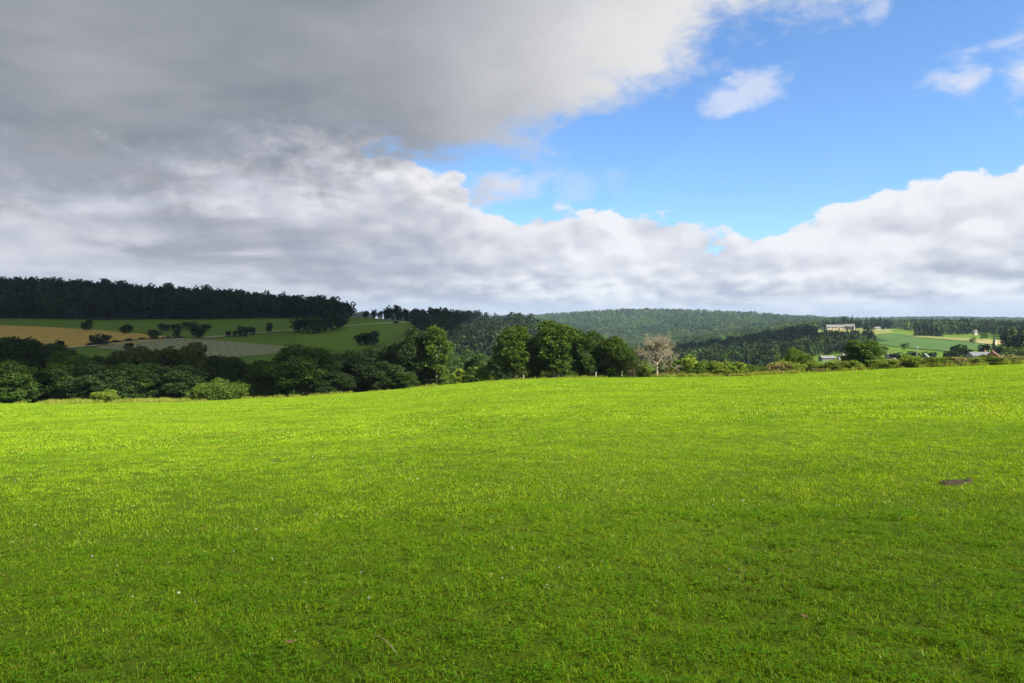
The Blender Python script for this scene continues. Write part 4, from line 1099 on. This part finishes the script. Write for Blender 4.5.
# ------------------------------------------------------------------ grass
def blades(n, radius, hlo, hhi, wd, g, lean=.55, clover=0):
    ang = g.uniform(0, 6.283, n); rr = radius * np.sqrt(g.uniform(0, 1, n))
    b = np.stack([rr * np.cos(ang), rr * np.sin(ang), np.full(n, -.01)], 1)
    h = g.uniform(hlo, hhi, n); d = g.uniform(0, 6.283, n); L = h * np.abs(g.normal(0, lean, n)); f = d + 1.57 + g.normal(0, .5, n)
    dx = np.stack([np.cos(d), np.sin(d), np.zeros(n)], 1); s = np.stack([np.cos(f), np.sin(f), np.zeros(n)], 1) * (wd * g.uniform(.6, 1.3, n))[:, None] / 2
    up = np.array([0, 0, 1.0])
    m_ = b + dx * (L * .35)[:, None] + up * (h * .6)[:, None]; t = b + dx * L[:, None] + up * (h * (1 - .25 * np.minimum(L / h, 1.2)))[:, None]
    V = np.stack([b - s, b + s, m_ + s * .85, m_ - s * .85, t + s * .12, t - s * .12], 1).reshape(-1, 3)
    o = np.arange(n) * 6
    Q = np.concatenate([np.stack([o, o + 1, o + 2, o + 3], 1), np.stack([o + 3, o + 2, o + 4, o + 5], 1)])
    T = np.repeat(g.uniform(0, 1, n), 6); mi = np.zeros(len(Q))
    if clover:
        CV, CT = [], []
        for k in range(clover):
            a = g.uniform(0, 6.283); q = radius * math.sqrt(g.uniform()); c = np.array([q * math.cos(a), q * math.sin(a), g.uniform(.02, .05)]); tn = g.uniform()
            for j in range(3):
                e = a + j * 2.09; u = np.array([math.cos(e), math.sin(e), g.uniform(-.2, .3)]); v = np.array([-u[1], u[0], g.uniform(-.2, .2)]); z = g.uniform(.006, .011)
                CV += [c, c + u * z + v * z * .7, c + u * z * 1.7, c + u * z - v * z * .7]; CT += [tn] * 4
        k0 = len(V); V = np.concatenate([V, CV]); T = np.concatenate([T, CT]); cq = k0 + np.arange(len(CV)).reshape(-1, 4); Q = np.concatenate([Q, cq]); mi = np.concatenate([mi, np.ones(len(cq))])
    return V, Q, T, mi
def tufts(name, k, mats, *args, **kw):
    out = []
    for i in range(k):
        g = np.random.default_rng(900 + i + len(name)); V, Q, T, mi = blades(*args, g=g, **kw)
        out.append(mesh_np(name, V, Q, mats, mi, False, {'tone': ('POINT', T)}))
    return out
HOLE = see(957, 483.5, 3.0)[0]
def frustum_points(r0, r1, dens, seed, margin=.06):
    g = np.random.default_rng(seed); half = math.atan(.692) + margin
    n = int(dens * half * (r1 * r1 - r0 * r0))
    r = np.sqrt(g.uniform(r0 * r0, r1 * r1, n)); a = g.uniform(-half, half, n)
    x, y = r * np.sin(a), r * np.cos(a)
    keep = ((x - HOLE.x) / .25) ** 2 + ((y - HOLE.y) / .19) ** 2 > g.uniform(.55, 1.0, n)
    return x[keep], y[keep], g
def lawn(name, meshes, r0, r1, dens, seed, smin, smax, thin=0.0):
    x, y, g = frustum_points(r0, r1, dens, seed)
    z = ground(x, y); n = len(x)
    # tufts grow taller in some places
    lush = .5 + .25 * np.sin(x * 1.7 + 1.3 * np.sin(y * .9)) + .25 * np.sin(y * 1.3 + 2 + np.sin(x * .7))
    s = g.uniform(smin, smax, n); zs = s * (.85 + .3 * lush) * g.uniform(.8, 1.3, n)
    scatter_gn(name, np.stack([x, y, z], 1), g.integers(0, len(meshes), n), np.stack([np.zeros(n), np.zeros(n), g.uniform(0, 6.28, n)], 1), np.stack([s, s, zs], 1), meshes)
GRASS = [M['blade'], M['clover']]
near = tufts('near_tuft', 10, GRASS, 54, .085, .012, .046, .0052, lean=1.1, clover=7)
mid = tufts('mid_tuft', 8, GRASS, 60, .17, .014, .042, .0090, lean=1.1, clover=5)
far = tufts('far_tuft', 8, GRASS, 66, .40, .018, .050, .020, lean=1.0, clover=0)
vfar = tufts('distant_tuft', 6, GRASS, 76, 1.0, .025, .065, .05, lean=1.0, clover=0)
lawn('near_grass', near, 2.6, 9, 80, 101, .8, 1.25)
lawn('middle_grass', mid, 8.5, 24, 28, 102, .8, 1.25)
lawn('field_grass', far, 23, 62, 10, 103, .8, 1.3)
lawn('distant_grass', vfar, 60, 152.5, 2.1, 104, .8, 1.3)

stray = tufts('stray_blade', 6, GRASS, 5, .10, .06, .125, .0036, lean=.7)
lawn('stray_blades', stray, 2.6, 16, 9, 105, .7, 1.2)

# rough uncut grass along the edge
def rough_strip(name, spans, seed, hs=1.0):
    g = np.random.default_rng(seed); P = []; Sc = []
    for x0, x1, r0, r1, n, h in spans:
        for k in range(n):
            qx, qr = g.uniform(x0, x1), g.uniform(r0, r1)
            if math.sin(qx * .23 + qr * .9) + math.sin(qx * .071 + 2 + seed) + .6 * math.sin(qr * 1.7 + qx * .5) + g.normal(0, .5) < -.1: continue
            p = spot(qx, qr); P.append(p); s = g.uniform(.6, 1.4); Sc.append((s, s, s * h * g.uniform(.6, 1.4)))
    n = len(P)
    m_ = tufts('rough_tuft', 6, [M['rough'], M['clover']], 46, .55, .22, .75, .05, lean=.45)
    scatter_gn(name, P, g.integers(0, 6, n), np.stack([np.zeros(n), np.zeros(n), g.uniform(0, 6.28, n)], 1), Sc, m_)
rough_strip('rough_grass', [(42, 205, 130, 149, 1100, .75), (60, 300, 147, 151, 600, .8), (-40, 60, 149, 152, 150, .6), (300, 500, 149, 152, 300, .7), (500, 650, 148.8, 151.5, 300, .7), (650, 800, 147.0, 152, 480, 1.0), (690, 770, 146.5, 149, 150, .8), (800, 1040, 148, 154, 700, 1.0)], 77)

# ------------------------------------------------------------------ small things in the near grass
def hollow():
    n, rings = 40, 9; g = np.random.default_rng(4); V = [(0, 0, -.06)]
    for k in range(1, rings + 1):
        f = k / rings
        for i in range(n):
            a = 2 * math.pi * i / n; wob = 1 + .13 * math.sin(3 * a + 1) + .08 * math.sin(7 * a)
            z = -.06 + .085 * f ** 3 + g.normal(0, .006)
            if k == rings: z = -.02
            V.append((.235 * f * wob * math.cos(a), .15 * f * wob * math.sin(a), z + (.028 if f < .9 else .0) + (.03 if math.sin(a) > .25 and .55 < f < .9 else 0) + g.normal(0, .007)))
    tri = np.array([(0, 1 + i, 1 + (i + 1) % n) for i in range(n)])
    q = np.array([(1 + k * n + i, 1 + (k + 1) * n + i, 1 + (k + 1) * n + (i + 1) % n, 1 + k * n + (i + 1) % n) for k in range(rings - 1) for i in range(n)])
    o = link('bare_soil_patch', mesh_np('bare_soil_patch', V, [tri, q], M['soil'], None, True)); o.location = HOLE
    e = .3; nx = (float(ground(HOLE.x - e, HOLE.y)) - float(ground(HOLE.x + e, HOLE.y))) / (2 * e); ny = (float(ground(HOLE.x, HOLE.y - e)) - float(ground(HOLE.x, HOLE.y + e))) / (2 * e)
    o.rotation_euler = Vector((nx, ny, 1)).to_track_quat('Z', 'Y').to_euler()
    tag(o, kind='structure')
    P = []
    for k in range(26):
        a = g.uniform(0, 6.28); e = g.uniform(.9, 1.1); P.append((HOLE.x + .29 * e * math.cos(a), HOLE.y + .21 * e * math.sin(a), HOLE.z))
hollow()

def dead_leaf(px, py, size, rz, label):
    p = see(px, py, 2.5)[0]; o = empty('dead_leaf', p + Vector((0, 0, .055)), rz); tag(o, label, 'leaf', 'dead leaves lying in the grass')
    V = []; N = 9
    for i in range(N):
        t = i / (N - 1); wd = math.sin(math.pi * (t * .92 + .04)) ** .8 * .36 * size
        for s, u in ((-1, .012), (0, 0), (1, .016)): V.append(((t - .5) * size, s * wd, u * size * 12 * abs(s) * .35 + .25 * size * (t - .5) ** 2))
    q = np.array([(3 * i + j, 3 * i + j + 1, 3 * i + j + 4, 3 * i + j + 3) for i in range(N - 1) for j in range(2)])
    link('blade', mesh_np('blade', V, q, M['deadleaf'], None, True), o)
    V, Q = tubes_np([([(size * .48, 0, size * .06), (size * .7, .01, size * .1), (size * .85, .0, size * .06)], [.002, .0015, .001])], 6)
    link('stalk', mesh_np('stalk', V, Q, M['straw'], None, True), o)
dead_leaf(288, 651, .055, .3, 'brown curled leaf lying in the grass left of the long straw')
dead_leaf(808, 626, .055, 2.0, 'reddish brown leaf lying in the grass on the right')
def straw(px0, py0, px1, py1, label):
    a = see(px0, py0, 2.5)[0]; b = see(px1, py1, 2.5)[0]
    pts = [a.lerp(b, t) + Vector((0, 0, .07 + .025 * math.sin(math.pi * t))) for t in np.linspace(0, 1, 8)]
    V, Q = tubes_np([(pts, [.0028] * 7 + [.001])], 6)
    o = link('straw', mesh_np('straw', V, Q, M['straw'], None, True)); tag(o, label, 'straw')
straw(372, 646, 397, 668, 'long pale straw lying slantwise in the near grass')

def flowers():
    g = np.random.default_rng(12); out = []
    for k in range(3):
        V0, F0, _ = cards(ball(26, g) * .011, .010, np.zeros(26), .3, g)
        V0[:, 2] += .050
        V1, Q1 = tubes_np([([(0, 0, 0), (.004, .002, .03), (0, 0, .047)], [.0014, .0012, .001])], 4)
        out.append(mesh_np('clover_flower', np.concatenate([V0, V1]), np.concatenate([F0, Q1 + len(V0)]), [M['petal'], M['clover']], np.concatenate([np.zeros(len(F0)), np.ones(len(Q1))]), False))
    x, y, _ = frustum_points(3.2, 22, 2.2, 55)
    dens = np.exp(-((x + 1.0) / 4.0) ** 2) * .7 + .25
    k = g.uniform(0, 1, len(x)) < dens * 1.1 * (np.sin(x * 1.9 + 1.1 * np.sin(y)) + np.sin(y * 1.4 + x * .6) > .15); x, y = x[k], y[k]; n = len(x)
    s = g.uniform(.45, .75, n)
    scatter_gn('clover_flowers', np.stack([x, y, ground(x, y)], 1), g.integers(0, 3, n), np.stack([g.normal(0, .2, n), g.normal(0, .2, n), g.uniform(0, 6.28, n)], 1), np.stack([s, s, s], 1), out)
flowers()

# ------------------------------------------------------------------ unseen clouds added overhead, shaped to shade parts of the land
CM = shade_cloud_mat()
def shade_cloud(label, outline, base_z, thick, seed, rough=1.0):
    """outline: the ground its shadow covers; the cloud floats up the sun's rays from there"""
    g = np.random.default_rng(seed); k = base_z / S.z
    off = np.array([S.x, S.y]) * k
    pts = np.array(outline, float); P = []
    for i in range(len(pts)):
        a, b = pts[i], pts[(i + 1) % len(pts)]; n = max(3, int(np.hypot(*(b - a)) / 14))
        for t in range(n): P.append(a + (b - a) * t / n)
    P = np.array(P); c = P.mean(0); n = len(P)
    s = np.cumsum(np.hypot(*(np.roll(P, -1, 0) - P).T)); wob = rough * (4 * np.sin(s / 37 + seed) + 3 * np.sin(s / 13 + 2 * seed) + g.normal(0, 1.0, n))
    d = P - c; P = P + d / np.linalg.norm(d, axis=1)[:, None] * wob[:, None]
    rings = [(1.0, 0.0), (.97, .10), (.9, .25), (.78, .42), (.6, .6), (.38, .75), (.15, .82)]
    V = []
    for f, h in rings:
        for q in P:
            u = c + (q - c) * f; bump = .18 * math.sin(u[0] / 61) * math.sin(u[1] / 53) + .1 * math.sin(u[0] / 23 + u[1] / 31)
            V.append((u[0] + off[0], u[1] + off[1], base_z + thick * max(0, h + (bump * f if h else 0)) * .6))
    top = len(V); V.append((c[0] + off[0], c[1] + off[1], base_z + thick * .5)); V.append((c[0] + off[0], c[1] + off[1], base_z - 4))
    i = np.arange(n); j = (i + 1) % n
    q = np.concatenate([np.stack([r_ * n + i, r_ * n + j, (r_ + 1) * n + j, (r_ + 1) * n + i], 1) for r_ in range(len(rings) - 1)])
    l = (len(rings) - 1) * n
    tri = np.concatenate([np.stack([l + i, l + j, np.full(n, top)], 1), np.stack([j, i, np.full(n, top + 1)], 1)])
    o = link('shade_cloud', mesh_np('shade_cloud', V, [q, tri], CM, None, True)); tag(o, kind='structure')
def rim(px, r): p = spot(px, r); return (p.x, p.y)
shade_cloud('', [rim(404, 146), (-38, 200), (-30, 420), (-48, 800), (-70, 1250), (-400, 1500), (-1500, 1500), (-1500, 400), (-700, 20), (-300, 30)] + [rim(x_, 145.5) for x_ in (-420, -200, -60, 20, 100, 180, 250, 320, 370)], 700, 80, 1, .4)
shade_cloud('', [(165, 800), (225, 770), (330, 750), (440, 800), (480, 1010), (390, 1130), (300, 1080), (225, 985)], 700, 80, 2)
shade_cloud('', [(-260, 6), (-60, 6.5), (0, 6.5), (60, 6), (300, 2), (380, -200), (200, -420), (-200, -420), (-340, -200)], 1260, 60, 3, .15)  # added only to dim the nearest grass, with a soft edge

# ------------------------------------------------------------------ air
def haze():
    V, Q = box_np(-8200, 8200, -8200, 8200, -90, 170)
    m_, t, o = new_mat('haze')
    v = t.new('ShaderNodeVolumePrincipled'); v.inputs['Color'].default_value = (.55, .75, 1.0, 1)
    v.inputs['Density'].default_value = 0.00005; v.inputs['Anisotropy'].default_value = 0.0
    t.l.new(v.outputs[0], o.inputs[1])
    tag(link('haze', mesh_np('haze', V, Q, m_)), kind='stuff')
haze()
